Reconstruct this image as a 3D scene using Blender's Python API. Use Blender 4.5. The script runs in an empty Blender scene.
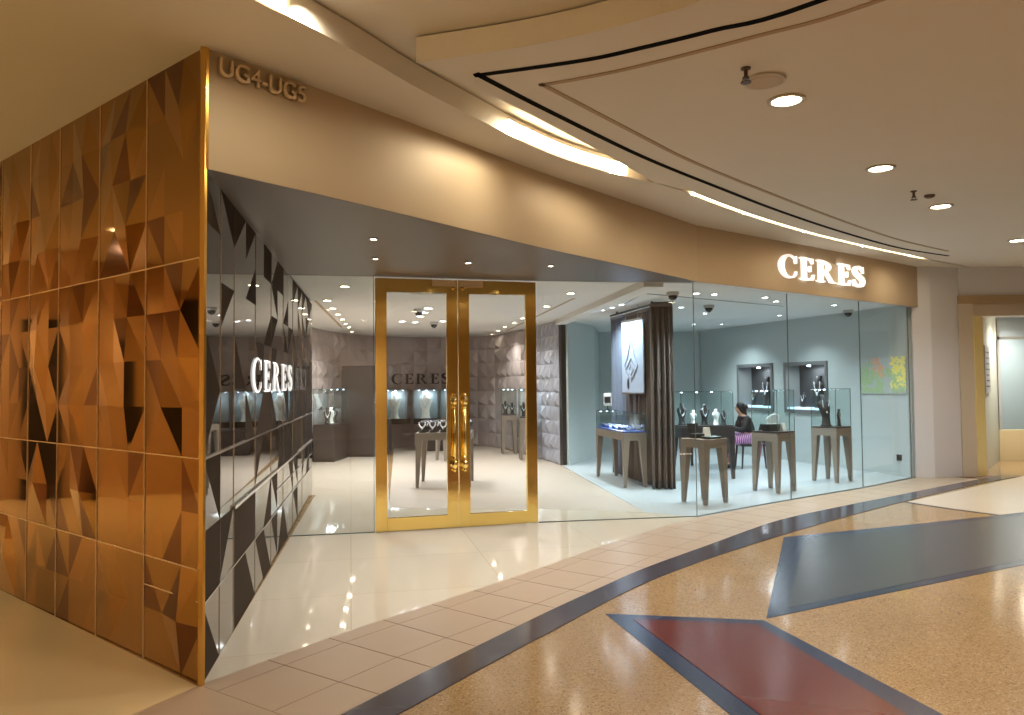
import bpy, bmesh, math, random
from mathutils import Vector, Matrix
random.seed(7)
S = bpy.context.scene
COL = S.collection
PI = math.pi

# ------------------------------------------------------------------ materials
def srgb(r, g, b):
    f = lambda c: (c/255/12.92) if c/255 <= .04045 else ((c/255+.055)/1.055)**2.4
    return (f(r), f(g), f(b), 1)

MATS = {}
def mat(name, rgb, rough=.5, metal=0., spec=.5, emit=0., ecol=None, var=.0, vscale=6., bump=0., coat=0.):
    m = bpy.data.materials.new(name); m.use_nodes = True
    nt = m.node_tree; b = nt.nodes['Principled BSDF']
    c = srgb(*rgb)
    b.inputs['Base Color'].default_value = c
    b.inputs['Roughness'].default_value = rough
    b.inputs['Metallic'].default_value = metal
    b.inputs['Specular IOR Level'].default_value = spec
    b.inputs['Coat Weight'].default_value = coat
    if emit:
        b.inputs['Emission Color'].default_value = srgb(*ecol) if ecol else c
        b.inputs['Emission Strength'].default_value = emit
    if var or bump:
        tc = nt.nodes.new('ShaderNodeTexCoord')
        nz = nt.nodes.new('ShaderNodeTexNoise'); nz.inputs['Scale'].default_value = vscale
        nz.inputs['Detail'].default_value = 4
        nt.links.new(tc.outputs['Object'], nz.inputs['Vector'])
        if var:
            mx = nt.nodes.new('ShaderNodeMix'); mx.data_type = 'RGBA'
            mx.inputs[6].default_value = tuple(x*(1-var) for x in c[:3])+(1,)
            mx.inputs[7].default_value = tuple(min(1, x*(1+var)) for x in c[:3])+(1,)
            nt.links.new(nz.outputs['Fac'], mx.inputs[0])
            nt.links.new(mx.outputs[2], b.inputs['Base Color'])
        if bump:
            bp = nt.nodes.new('ShaderNodeBump'); bp.inputs['Strength'].default_value = bump
            bp.inputs['Distance'].default_value = .01
            nt.links.new(nz.outputs['Fac'], bp.inputs['Height'])
            nt.links.new(bp.outputs['Normal'], b.inputs['Normal'])
    MATS[name] = m
    return m

def glass_mat(name, tint=(1, 1, 1), refl=.045, edge=.75):
    m = bpy.data.materials.new(name); m.use_nodes = True
    nt = m.node_tree; nt.nodes.clear()
    out = nt.nodes.new('ShaderNodeOutputMaterial')
    tr = nt.nodes.new('ShaderNodeBsdfTransparent'); tr.inputs[0].default_value = tint+(1,)
    gl = nt.nodes.new('ShaderNodeBsdfGlossy'); gl.inputs['Roughness'].default_value = 0.0
    lw = nt.nodes.new('ShaderNodeLayerWeight'); lw.inputs['Blend'].default_value = .5
    pw = nt.nodes.new('ShaderNodeMath'); pw.operation = 'POWER'; pw.inputs[1].default_value = 5
    ma = nt.nodes.new('ShaderNodeMath'); ma.operation = 'MULTIPLY_ADD'
    ma.inputs[1].default_value = edge; ma.inputs[2].default_value = refl
    mx = nt.nodes.new('ShaderNodeMixShader')
    nt.links.new(lw.outputs['Facing'], pw.inputs[0]); nt.links.new(pw.outputs[0], ma.inputs[0])
    nt.links.new(ma.outputs[0], mx.inputs[0]); nt.links.new(tr.outputs[0], mx.inputs[1])
    nt.links.new(gl.outputs[0], mx.inputs[2]); nt.links.new(mx.outputs[0], out.inputs[0])
    MATS[name] = m
    return m

def terrazzo(name, base, dark, light, rough, scale=60):
    m = mat(name, base, rough)
    nt = m.node_tree; b = nt.nodes['Principled BSDF']
    tc = nt.nodes.new('ShaderNodeTexCoord')
    v1 = nt.nodes.new('ShaderNodeTexVoronoi'); v1.inputs['Scale'].default_value = scale
    nt.links.new(tc.outputs['Object'], v1.inputs['Vector'])
    rp = nt.nodes.new('ShaderNodeValToRGB')
    e = rp.color_ramp.elements
    e[0].position = 0; e[0].color = srgb(*dark)
    e[1].position = 1; e[1].color = srgb(*light)
    for p, c in ((.18, base), (.75, base)):
        k = e.new(p); k.color = srgb(*c)
    sp = nt.nodes.new('ShaderNodeSeparateColor')
    nt.links.new(v1.outputs['Color'], sp.inputs[0]); nt.links.new(sp.outputs[0], rp.inputs[0])
    nz = nt.nodes.new('ShaderNodeTexNoise'); nz.inputs['Scale'].default_value = 1.3
    nt.links.new(tc.outputs['Object'], nz.inputs['Vector'])
    mx = nt.nodes.new('ShaderNodeMix'); mx.data_type = 'RGBA'; mx.blend_type = 'MULTIPLY'
    mx.inputs[0].default_value = .35
    nt.links.new(rp.outputs[0], mx.inputs[6]); nt.links.new(nz.outputs['Color'], mx.inputs[7])
    bw = nt.nodes.new('ShaderNodeRGBToBW'); nt.links.new(nz.outputs['Color'], bw.inputs[0])
    nt.links.new(bw.outputs[0], mx.inputs[7])
    nt.links.new(mx.outputs[2], b.inputs['Base Color'])
    return m

def brick_floor(name, c, mortar, rough, size, angle):
    m = mat(name, c, rough)
    nt = m.node_tree; b = nt.nodes['Principled BSDF']
    tc = nt.nodes.new('ShaderNodeTexCoord'); mp = nt.nodes.new('ShaderNodeMapping')
    mp.inputs['Rotation'].default_value = (0, 0, angle)
    br = nt.nodes.new('ShaderNodeTexBrick'); br.offset = 0
    br.inputs['Scale'].default_value = 1; br.inputs['Brick Width'].default_value = size
    br.inputs['Row Height'].default_value = size; br.inputs['Mortar Size'].default_value = .003
    br.inputs['Color1'].default_value = srgb(*c); br.inputs['Color2'].default_value = srgb(*[min(255, x*1.02) for x in c])
    br.inputs['Mortar'].default_value = srgb(*mortar)
    nt.links.new(tc.outputs['Object'], mp.inputs[0]); nt.links.new(mp.outputs[0], br.inputs['Vector'])
    nt.links.new(br.outputs['Color'], b.inputs['Base Color'])
    return m

M_ceil = mat('ceiling paint', (212, 206, 195), .8, var=.02, vscale=2)
M_ceilin = mat('shop ceiling paint', (214, 212, 208), .8)
M_wallpaint = mat('pillar paint', (206, 206, 210), .6, var=.02)
M_malls = mat('mall wall paint', (205, 178, 140), .6, var=.04, vscale=1)
M_mallw = mat('warm mall wall', (190, 158, 116), .6, var=.04, vscale=1)
M_fascia = mat('bronze fascia panel', (186, 168, 142), .55, .1, var=.03, vscale=3)
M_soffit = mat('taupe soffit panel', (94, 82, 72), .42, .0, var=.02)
M_goldm = mat('bronze mirror glass', (164, 124, 66), .05, 1.)
M_golds = mat('satin bronze glass', (178, 132, 70), .22, 1.)
M_goldd = mat('deep bronze glass', (118, 76, 40), .10, 1.)
M_blackm = mat('black mirror glass', (122, 115, 108), .02, 1.)
M_blacks = mat('etched dark glass', (62, 52, 44), .6, .0, spec=.03)
M_joint = mat('pale joint metal', (240, 215, 175), .4, .5)
M_steel = mat('steel joint', (215, 210, 205), .25, 1.)
M_gold = mat('polished gold metal', (255, 226, 140), .12, 1.)
M_golde = mat('brushed gold edge', (225, 180, 95), .22, 1.)
M_white = mat('sign white', (255, 255, 255), .4, emit=.45, ecol=(255, 250, 245))
M_white2 = mat('sign white flat', (255, 255, 255), .4, emit=.4, ecol=(255, 252, 248))
M_signdark = mat('dark bronze letters', (38, 34, 34), .35, .4)
M_signbr = mat('brushed steel letters', (222, 200, 168), .35, .3)
M_black = mat('black groove', (8, 6, 7), .9, spec=.1)
M_groove = mat('shadow groove', (168, 146, 120), .8)
M_terr = terrazzo('brown terrazzo', (170, 140, 100), (128, 96, 64), (194, 166, 128), .12, 120)
M_cream = brick_floor('cream polished tile', (206, 197, 180), (188, 172, 146), .04, 1.2, math.radians(-12))
M_cream2 = mat('cream mall floor', (214, 194, 152), .2, var=.05, vscale=1.5)
M_cream3 = mat('pale mall floor', (204, 190, 172), .18, var=.04, vscale=1.5)
M_tile = mat('beige border tile', (172, 152, 130), .34, var=.05, vscale=3)
M_grout = mat('tile grout', (112, 84, 58), .8)
M_stripe = mat('dark stripe terrazzo', (66, 62, 72), .16, var=.08, vscale=3)
M_grey = mat('grey stone inlay', (66, 70, 76), .26, var=.05, vscale=2)
M_navy = mat('slate border stone', (40, 50, 76), .2, var=.05, vscale=2)
M_red = mat('red stone inlay', (100, 48, 44), .16, var=.05, vscale=2)
M_white_floor = mat('white shop floor', (174, 184, 188), .25, var=.02)
M_carpet = mat('beige shop floor', (160, 149, 136), .45, var=.05, vscale=8)
M_glass = glass_mat('shopfront glass', (.975, .99, .985), .05, .55)
M_case = glass_mat('case glass', (.95, .985, .98), .04, .5)
M_edge = mat('glass edge', (70, 92, 88), .2)
M_seal = mat('silicone seal', (96, 104, 102), .4)
M_hall = mat('taupe facet panel', (180, 169, 167), .34, .15, var=.03)
M_halllit = mat('lit facet panel', (158, 162, 174), .3, .2)  # lit copy of the hall facet panel, bluish light put into its colour
M_flat = mat('grey green wall', (184, 193, 192), .7, var=.02)
M_table = mat('taupe lacquer', (130, 121, 110), .35, .1)
M_tabled = mat('dark lacquer', (44, 40, 40), .35)
M_pylon = mat('charcoal panel', (46, 41, 40), .45)
M_curtain = mat('brown velvet', (94, 85, 78), .75, var=.1, vscale=20)
M_curtblue = mat('blue lit velvet', (104, 112, 128), .75, var=.1, vscale=20)  # bluish lit copy of the brown velvet, light put into the colour
M_poster = mat('poster white', (160, 172, 190), .5)
M_pline = mat('poster drawing ink', (110, 118, 130), .5)
M_pdark = mat('poster dark pendant', (40, 48, 62), .5)
M_bustw = mat('white display velvet', (248, 247, 245), .6)
M_bustb = mat('black display velvet', (28, 27, 30), .6)
M_jewel = mat('bright silver jewels', (246, 249, 255), .25, .35)
M_jewelg = mat('gem sparkle', (250, 252, 255), .25, .2)
M_blue = mat('blue velvet tray', (48, 70, 130), .5)
M_led = mat('white light lens', (255, 250, 238), .4, emit=26, ecol=(255, 238, 212))
M_ledc = mat('cool light lens', (255, 255, 255), .4, emit=20, ecol=(232, 242, 255))
M_ledw = mat('warm light lens', (255, 250, 235), .4, emit=22, ecol=(255, 236, 205))
M_cove = mat('cove tube', (255, 246, 230), .4, emit=12, ecol=(255, 226, 178))
M_ledblue = mat('case light strip', (240, 246, 255), .4, emit=9, ecol=(215, 230, 255))
M_trim = mat('lamp trim', (190, 180, 165), .35, .3)
M_sprk = mat('sprinkler bronze', (92, 74, 58), .4, .6)
M_spk = mat('speaker grille', (186, 166, 138), .6)
M_cam = mat('dome camera shell', (180, 178, 174), .4)
M_domeb = mat('dome smoked', (26, 26, 28), .12)
M_vent = mat('vent grey', (172, 172, 170), .5)
M_tan = mat('tan stone jamb', (194, 182, 164), .35, var=.04)
M_tan2 = mat('brown stone band', (164, 142, 110), .35, var=.04)
M_brass = mat('brass paint', (246, 228, 160), .3, .1)
M_lowwall = mat('cream stone', (214, 198, 156), .4)
M_bluewall = mat('blue grey wall', (160, 172, 178), .5)
M_greenwall = mat('pale green wall', (178, 182, 168), .5)
M_dark = mat('dark metal', (52, 50, 48), .4, .4)
M_card = mat('white card', (235, 235, 232), .5)
M_skin = mat('skin', (188, 142, 116), .5)
M_hair = mat('black hair', (22, 19, 20), .5)
M_sweater = mat('black knit', (30, 30, 34), .8, var=.1, vscale=30)
M_chair = mat('black chair', (30, 29, 31), .5)
M_sticker = mat('frosted sticker', (236, 238, 236), .5)
M_reflground = mat('reflection ground', (150, 164, 168), .5)
M_reflyellow = mat('reflected yellow leaf', (244, 230, 120), .5)
M_reflgreen = mat('reflected pale green leaf', (170, 196, 150), .5)
M_reflorange = mat('reflected orange bloom', (226, 172, 142), .5)
def plaid():
    m = mat('pink plaid', (190, 130, 180), .8)
    nt = m.node_tree; b = nt.nodes['Principled BSDF']
    tc = nt.nodes.new('ShaderNodeTexCoord'); w = nt.nodes.new('ShaderNodeTexWave')
    w.inputs['Scale'].default_value = 9; w.inputs['Distortion'].default_value = 2
    rp = nt.nodes.new('ShaderNodeValToRGB'); e = rp.color_ramp.elements
    e[0].color = srgb(60, 60, 100); e[1].color = srgb(222, 160, 205); e[0].position = .3; e[1].position = .6
    nt.links.new(tc.outputs['Object'], w.inputs[0]); nt.links.new(w.outputs['Fac'], rp.inputs[0])
    nt.links.new(rp.outputs[0], b.inputs['Base Color'])
    return m
M_plaid = plaid()

# ------------------------------------------------------------------ builders
class MB:
    def __init__(s): s.bm = bmesh.new()
    def poly(s, pts, mi=0):
        f = s.bm.faces.new([s.bm.verts.new(p) for p in pts]); f.material_index = mi; return f
    def prism(s, pts, z0, z1, mi=0):
        n = len(pts)
        a = sum(pts[i][0]*pts[(i+1) % n][1]-pts[(i+1) % n][0]*pts[i][1] for i in range(n))
        if a < 0: pts = pts[::-1]
        lo = [s.bm.verts.new((p[0], p[1], z0)) for p in pts]
        hi = [s.bm.verts.new((p[0], p[1], z1)) for p in pts]
        fs = [s.bm.faces.new(lo[::-1]), s.bm.faces.new(hi)]
        for i in range(n):
            j = (i+1) % n
            fs.append(s.bm.faces.new((lo[i], lo[j], hi[j], hi[i])))
        for f in fs: f.material_index = mi
        return s
    def box(s, c, d, rz=0, mi=0):
        x, y, z = c; a, b, h = d[0]/2, d[1]/2, d[2]/2
        cs, sn = math.cos(rz), math.sin(rz)
        pts = [(x+cs*p-sn*q, y+sn*p+cs*q) for p, q in ((-a, -b), (a, -b), (a, b), (-a, b))]
        return s.prism(pts, z-h, z+h, mi)
    def hexa(s, lo, hi):      # 4 bottom pts, 4 top pts (3d)
        l = [s.bm.verts.new(p) for p in lo]; h = [s.bm.verts.new(p) for p in hi]
        s.bm.faces.new(l[::-1]); s.bm.faces.new(h)
        for i in range(4):
            j = (i+1) % 4; s.bm.faces.new((l[i], l[j], h[j], h[i]))
        return s
    def lathe(s, prof, c=(0, 0, 0), n=24, sx=1, sy=1):
        rings = []
        for r, z in prof:
            if r < 1e-6: rings.append([s.bm.verts.new((c[0], c[1], c[2]+z))])
            else: rings.append([s.bm.verts.new((c[0]+sx*r*math.cos(2*PI*k/n), c[1]+sy*r*math.sin(2*PI*k/n), c[2]+z)) for k in range(n)])
        for a, b in zip(rings, rings[1:]):
            for k in range(n):
                l = (k+1) % n
                if len(a) == 1 and len(b) == 1: continue
                if len(a) == 1: s.bm.faces.new((a[0], b[l], b[k]))
                elif len(b) == 1: s.bm.faces.new((a[k], a[l], b[0]))
                else: s.bm.faces.new((a[k], a[l], b[l], b[k]))
        if len(rings[0]) > 1: s.bm.faces.new(rings[0][::-1])
        if len(rings[-1]) > 1: s.bm.faces.new(rings[-1])
        return s
    def loft(s, secs, n=20):   # (z, rx, ry, cx, cy)
        rings = [[s.bm.verts.new((cx+rx*math.cos(2*PI*k/n), cy+ry*math.sin(2*PI*k/n), z)) for k in range(n)] for z, rx, ry, cx, cy in secs]
        for a, b in zip(rings, rings[1:]):
            for k in range(n):
                l = (k+1) % n; s.bm.faces.new((a[k], a[l], b[l], b[k]))
        s.bm.faces.new(rings[0][::-1]); s.bm.faces.new(rings[-1])
        return s
    def tube(s, pts, r, n=8):
        pts = [Vector(p) for p in pts]; rings = []
        for i, p in enumerate(pts):
            t = (pts[min(i+1, len(pts)-1)]-pts[max(i-1, 0)]).normalized()
            u = t.cross(Vector((0, 0, 1)))
            if u.length < 1e-3: u = t.cross(Vector((1, 0, 0)))
            u.normalize(); v = t.cross(u)
            rr = r[i] if isinstance(r, (list, tuple)) else r
            rings.append([s.bm.verts.new(p+u*rr*math.cos(2*PI*k/n)+v*rr*math.sin(2*PI*k/n)) for k in range(n)])
        for a, b in zip(rings, rings[1:]):
            for k in range(n):
                l = (k+1) % n; s.bm.faces.new((a[k], a[l], b[l], b[k]))
        s.bm.faces.new(rings[0][::-1]); s.bm.faces.new(rings[-1])
        return s
    def ball(s, c, r, sz=1, u=12, v=8):
        pr = [(r*math.sin(PI*i/v) if 0 < i < v else 0, -r*sz*math.cos(PI*i/v)) for i in range(v+1)]
        return s.lathe(pr, c, u)
    def ring(s, c, r0, r1, z0, z1, n=32):
        return s.lathe([(r0, z0), (r1, z0), (r1, z1), (r0, z1), (r0, z0)], c, n) if False else s._ring(c, r0, r1, z0, z1, n)
    def _ring(s, c, r0, r1, z0, z1, n):
        rs = [[s.bm.verts.new((c[0]+r*math.cos(2*PI*k/n), c[1]+r*math.sin(2*PI*k/n), c[2]+z)) for k in range(n)] for r, z in ((r0, z0), (r1, z0), (r1, z1), (r0, z1))]
        for i in range(4):
            a, b = rs[i], rs[(i+1) % 4]
            for k in range(n):
                l = (k+1) % n; s.bm.faces.new((a[k], a[l], b[l], b[k]))
        return s
    def build(s, name, m, parent=None, smooth=False, recalc=True, bevel=0):
        if recalc: bmesh.ops.recalc_face_normals(s.bm, faces=s.bm.faces)
        me = bpy.data.meshes.new(name); s.bm.to_mesh(me); s.bm.free()
        for x in (m if isinstance(m, (list, tuple)) else [m]): me.materials.append(x)
        if smooth:
            for p in me.polygons: p.use_smooth = True
        o = bpy.data.objects.new(name, me); COL.objects.link(o)
        if parent: o.parent = parent
        if bevel:
            b = o.modifiers.new('bevel', 'BEVEL'); b.width = bevel; b.segments = 2; b.limit_method = 'ANGLE'
        return o

def struct(o, label=None, cat=None):
    o['kind'] = 'structure'
    if label: o['label'] = label
    if cat: o['category'] = cat
    return o
def tag(o, label, cat, group=None, kind=None):
    o['label'] = label; o['category'] = cat
    if group: o['group'] = group
    if kind: o['kind'] = kind
    return o
def thing(name, label, cat, loc=(0, 0, 0), rz=0, group=None):
    o = bpy.data.objects.new(name, None); o.empty_display_size = .1; COL.objects.link(o)
    o.location = loc; o.rotation_euler = (0, 0, rz)
    return tag(o, label, cat, group)
def shell(name, loc=(0, 0, 0), rz=0):
    o = bpy.data.objects.new(name, None); COL.objects.link(o); o.location = loc; o.rotation_euler = (0, 0, rz)
    o['kind'] = 'structure'; return o
def copy_thing(o, loc, rz=None):
    r = o.copy(); COL.objects.link(r); r.location = loc
    if rz is not None: r.rotation_euler = (0, 0, rz)
    for ch in list(o.children):
        c = ch.copy(); COL.objects.link(c); c.parent = r
        for g in ch.children:
            d = g.copy(); COL.objects.link(d); d.parent = c
    return r
def spline(pts, n=8):
    out = []; P = [pts[0]]+list(pts)+[pts[-1]]
    for i in range(1, len(P)-2):
        p0, p1, p2, p3 = P[i-1:i+3]
        for k in range(n):
            t = k/n
            out.append(tuple(.5*((2*p1[d])+(-p0[d]+p2[d])*t+(2*p0[d]-5*p1[d]+4*p2[d]-p3[d])*t*t+(-p0[d]+3*p1[d]-3*p2[d]+p3[d])*t**3) for d in (0, 1)))
    out.append(tuple(pts[-1])); return out
def offset(pts, d):            # to the right of travel for d>0
    out = []
    for i in range(len(pts)):
        a, b = pts[max(0, i-1)], pts[min(len(pts)-1, i+1)]
        t = Vector((b[0]-a[0], b[1]-a[1])).normalized()
        out.append((pts[i][0]+t.y*d, pts[i][1]-t.x*d))
    return out
def strip(pts, d0, d1): return offset(pts, d0)+offset(pts, d1)[::-1]
def ang(a, b): return math.atan2(b[1]-a[1], b[0]-a[0])
def lerp(a, b, t): return tuple(a[i]+(b[i]-a[i])*t for i in range(len(a)))
def dist(a, b): return math.hypot(b[0]-a[0], b[1]-a[1])

# ------------------------------------------------------------------ plan
ZC, ZS, ZI = 3.47, 2.80, 2.85            # mall ceiling, soffit, shop ceiling
CORNER = (-1.68, 4.13)
GDIR = Vector((-.772, .636)); BDIR = Vector((-.1765, .984)).normalized()
GOLD_END = (CORNER[0]+GDIR.x*4.65, CORNER[1]+GDIR.y*4.65)
BLACK_END = (-2.92, 11.15)
FASC = [(-1.68, 4.13), (-1.0, 4.98), (-.47, 5.68), (.27, 6.66), (1.22, 7.80), (2.22, 9.02)]
FASC2 = [(2.22, 9.02), (4.06, 10.42), (6.84, 12.60)]
DOOR0, DOOR1 = (-1.5, 8.3), (.28, 8.8)
GL = [(-2.40, 8.13), DOOR0, DOOR1, (2.18, 9.09), (3.75, 10.32), (5.22, 11.40), (6.53, 12.51)]
CREAMEDGE = [(-1.69, 4.13), (-1.12, 4.95), (-.48, 5.74), (.19, 6.60), (.83, 7.47), (1.55, 8.36), (2.20, 9.06)]
BORDER = spline(CREAMEDGE, 6)[:-1]+spline([(2.20, 9.06), (3.75, 10.28), (5.22, 11.36), (6.55, 12.46), (7.5, 13.2)], 8)
STR_T = [(-1.15, 3.25), (-.66, 4.04), (-.25, 4.66), (.22, 5.36), (.67, 5.99), (1.14, 6.62), (1.90, 7.50), (3.03, 8.78), (4.15, 9.71), (5.34, 10.62), (6.89, 11.82), (8.2, 12.75)]
STR_B = [(-1.05, 3.05), (-.56, 3.76), (-.15, 4.39), (.25, 4.98), (.95, 6.00), (1.67, 6.84), (2.62, 7.80), (3.78, 8.88), (5.24, 10.16), (7.12, 11.70), (8.4, 12.6)]

# ------------------------------------------------------------------ floors
struct(MB().prism([(-14, -10), (16, -10), (16, 20), (-14, 20)], -.12, 0).build('floor', M_terr))
struct(MB().prism([(-14, -10), (-3.2, -10), (-2.55, 2.2), (-1.86, 3.8), (-1.70, 4.12), (-4.5, 6.45), (-14, 14)], 0, .003).build('floor_cream_left', M_cream2))
# glossy cream tile of the shop entrance up to the shop
struct(MB().prism([CORNER]+spline(CREAMEDGE, 6)[1:]+[(1.62, 9.42), (.34, 9.80), (-1.62, 9.95), (-3.1, 18.9), (-4.3, 18), (-4.3, 12), (-2.9, 11.2)], 0, .004).build('floor_entrance', M_cream))
struct(MB().prism([(-1.62, 9.95), (.34, 9.80), (1.62, 9.42), (.92, 14.95), (.6, 16.3), (.2, 17.4), (-.4, 19.3), (-1.4, 20.2), (-3.1, 19.9)], 0, .005).build('floor_carpet', M_carpet))
struct(MB().prism([(2.20, 9.06), (3.75, 10.30), (5.22, 11.38), (6.55, 12.5), (4.55, 18.8), (2.1, 18.8), (.95, 14.95), (1.62, 9.42)], 0, .005).build('floor_white', M_white_floor))
# border tiles along the curve
m = MB(); m.prism(strip(BORDER, 0, .90), 0, .003, 0)
def border_at(u):
    acc = 0
    for a, b in zip(BORDER, BORDER[1:]):
        d = dist(a, b)
        if acc+d >= u or b is BORDER[-1]:
            t = min(1, (u-acc)/d); p = lerp(a, b, t); T = Vector((b[0]-a[0], b[1]-a[1])).normalized()
            return p, T
        acc += d
u = -.02; tl = .46
rows = [(0.0, .15), (.155, .60), (.605, .90)]
while u < 12.3:
    for v0, v1 in rows:
        qs = []
        for uu, vv in ((u+.004, v0), (u+tl-.004, v0), (u+tl-.004, v1), (u+.004, v1)):
            p, T = border_at(max(0, uu)); qs.append((p[0]+T.y*vv, p[1]-T.x*vv))
        m.prism(qs, .003, .0045, 1)
    u += tl
m.prism([(-1.70, 4.12), (-1.86, 3.8), (-2.2, 3.0), (-1.2, 3.0), (-.7, 3.9), (-.95, 4.3)], 0, .0025, 1)
struct(m.build('floor_border_tiles', [M_grout, M_tile]))
struct(MB().prism(spline(STR_T, 6)+spline(STR_B, 6)[::-1], 0, .0065).build('floor_dark_stripe', M_stripe))
# stone inlays
G = [(2.77, 7.86), (4.46, 8.50), (9.0, 10.35), (9.0, 8.95), (4.39, 6.61), (1.70, 5.19)]
Gi = [(2.93, 7.72), (9.0, 10.22), (9.0, 9.08), (4.49, 6.77), (1.93, 5.42)]
struct(MB().prism(G, 0, .003).build('floor_inlay_border_grey', M_navy))
struct(MB().prism(Gi, 0, .0042).build('floor_inlay_grey', M_grey))
Rr = [(.63, 5.33), (1.67, 5.15), (2.04, 3.70), (2.6, 1.5), (1.9, 1.5), (1.03, 3.72)]
Ri = [(.80, 5.20), (1.60, 5.06), (1.87, 3.70), (2.35, 1.5), (2.05, 1.5), (1.17, 3.72)]
struct(MB().prism(Rr, 0, .003).build('floor_inlay_border_red', M_navy))
struct(MB().prism(Ri, 0, .0055).build('floor_inlay_red', M_red))
struct(MB().prism([(5.19, 10.06), (5.43, 9.52), (5.75, 9.05), (9.0, 10.3), (16, 13), (16, 20), (8.4, 12.6)], 0, .002).build('floor_cream_right', M_cream3))
struct(MB().prism(strip([(5.17, 10.08), (5.43, 9.52), (5.75, 9.03)], 0, .05), 0, .0035).build('trim_1', M_navy))

# ------------------------------------------------------------------ mall ceiling
BE = [(-3.6, -3), (-2.5, .8), (-1.75, 2.7), (-1.23, 3.62), (-1.08, 3.83), (-.84, 4.24), (-.56, 4.76), (-.21, 5.32), (.08, 5.78), (.41, 6.22), (.78, 6.60), (1.19, 6.94), (1.35, 7.05)]
BES = spline(BE, 5)
CE = [(-.54, 4.35), (-.25, 4.70), (.06, 5.10), (.37, 5.55), (.73, 6.08), (1.15, 6.73), (1.35, 7.05)]
CES = spline(CE, 5)
AC = [(-.54, 4.35), (.06, 4.16), (.48, 3.97), (.74, 3.81), (.98, 3.63), (1.9, 2.7), (2.6, 1.2), (3.2, -3)]
ACS = spline(AC, 5)
SL = spline([(1.75, 7.36), (1.87, 7.51), (2.63, 8.37), (3.71, 9.44), (4.92, 10.48), (6.49, 11.72)], 6)
SLo = offset(SL, -.055)
struct(MB().prism([(-14, -10), (16, -10), (16, 20), (-14, 20)], ZC+.16, ZC+.26).build('ceiling', M_ceil))
# outer ring: west of the cove edge, over the shop front
ring = BES+SLo+[(16, 18.8), (16, 20), (-14, 20), (-14, -10), (-3.9, -10)]
struct(MB().prism(ring, ZC, ZC+.15).build('ceiling_outer', M_ceil))
wedge = CES[:-1]+[(1.35, 7.05)]+SL+[(16, 18.8), (16, -10), (3.5, -10)]+ACS[::-1][:-1]
struct(MB().prism(wedge, ZC, ZC+.15).build('ceiling_inner', M_ceil))
# black shadow-gap line, and shade of a shallow groove painted as tan strips
BK = spline([(-.22, 4.52), (.24, 5.15), (1.08, 6.24), (2.01, 7.29), (2.92, 8.28), (4.09, 9.45), (5.46, 10.68), (6.58, 11.42)], 6)
BK2 = spline([(-.22, 4.52), (.41, 4.32), (.73, 4.16), (1.07, 3.96), (1.5, 3.67), (2.6, 2.4), (3.3, .5)], 6)
struct(MB().prism(strip(BK, 0, .045), ZC-.004, ZC+.01).prism(strip(BK2, -.045, 0), ZC-.004, ZC+.01).build('trim_2', M_black))
GR = spline([(.18, 4.68), (.99, 5.72), (1.48, 6.33), (2.28, 7.20), (3.78, 8.75), (5.14, 10.05), (6.34, 11.0)], 6)
GR2 = spline([(.18, 4.68), (.43, 4.58), (.77, 4.40), (1.32, 4.04), (1.8, 3.67), (2.8, 2.5), (3.6, .5)], 6)
struct(MB().prism(strip(GR, 0, .035), ZC-.006, ZC+.01).prism(strip(GR2, -.035, 0), ZC-.006, ZC+.01).build('trim_3', M_groove))  # M_groove is the shade of the groove as a tan colour

def lamp(kind, loc, energy, col, size=.05, spot=None, blend=.6, rot=(0, 0, 0), shape=None):
    l = bpy.data.lights.new(kind.lower()+'_lamp', kind); l.energy = energy; l.color = col
    if kind == 'SPOT': l.spot_size = spot or 2.0; l.spot_blend = blend; l.shadow_soft_size = size
    elif kind == 'AREA':
        l.shape = 'RECTANGLE' if shape else 'DISK'
        if shape: l.size, l.size_y = shape
        else: l.size = size
    else: l.shadow_soft_size = size
    o = bpy.data.objects.new('lamp_light', l); COL.objects.link(o); o.location = loc; o.rotation_euler = rot
    return o
WARM = (1, .94, .87); AMBER = (1, .80, .52); NEUT = (1, .94, .86); COOL = (.80, .94, 1)

# cove lights lying in the slots
def cove(name, pts, h, z, label, m_):
    t = thing(name, label, 'light', (pts[0][0], pts[0][1], z))
    loc = [(p[0]-pts[0][0], p[1]-pts[0][1]) for p in pts]
    MB().prism(strip(loc, .004, .012), .012, h).build('light_strip', m_, t)
    MB().prism(strip(loc, 0, .016), h, h+.012).build('mounting_profile', M_trim, t)
    return t
cove('cove_light', spline([(-.02, 5.625), (.085, 5.785), (.41, 6.22), (.78, 6.60), (1.05, 6.83)], 6), .10, ZC+.01, 'bright cove light in the curved ceiling slot above the doors', M_cove)
cove('cove_light', offset(spline([(1.87, 7.51), (2.63, 8.37), (3.71, 9.44), (4.92, 10.48), (6.4, 11.65)], 6), -.052), .10, ZC+.01, 'long thin cove light curving along the ceiling above the white fascia sign', M_cove)
cove('cove_light', [(-1.40, 3.325), (-1.23, 3.62), (-1.13, 3.76)], .10, ZC+.01, 'glaring cove light at the cut end of the slot near the gold corner', M_cove)
def aim(loc, to): return (Vector(to)-Vector(loc)).to_track_quat('-Z', 'Y').to_euler()
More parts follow.
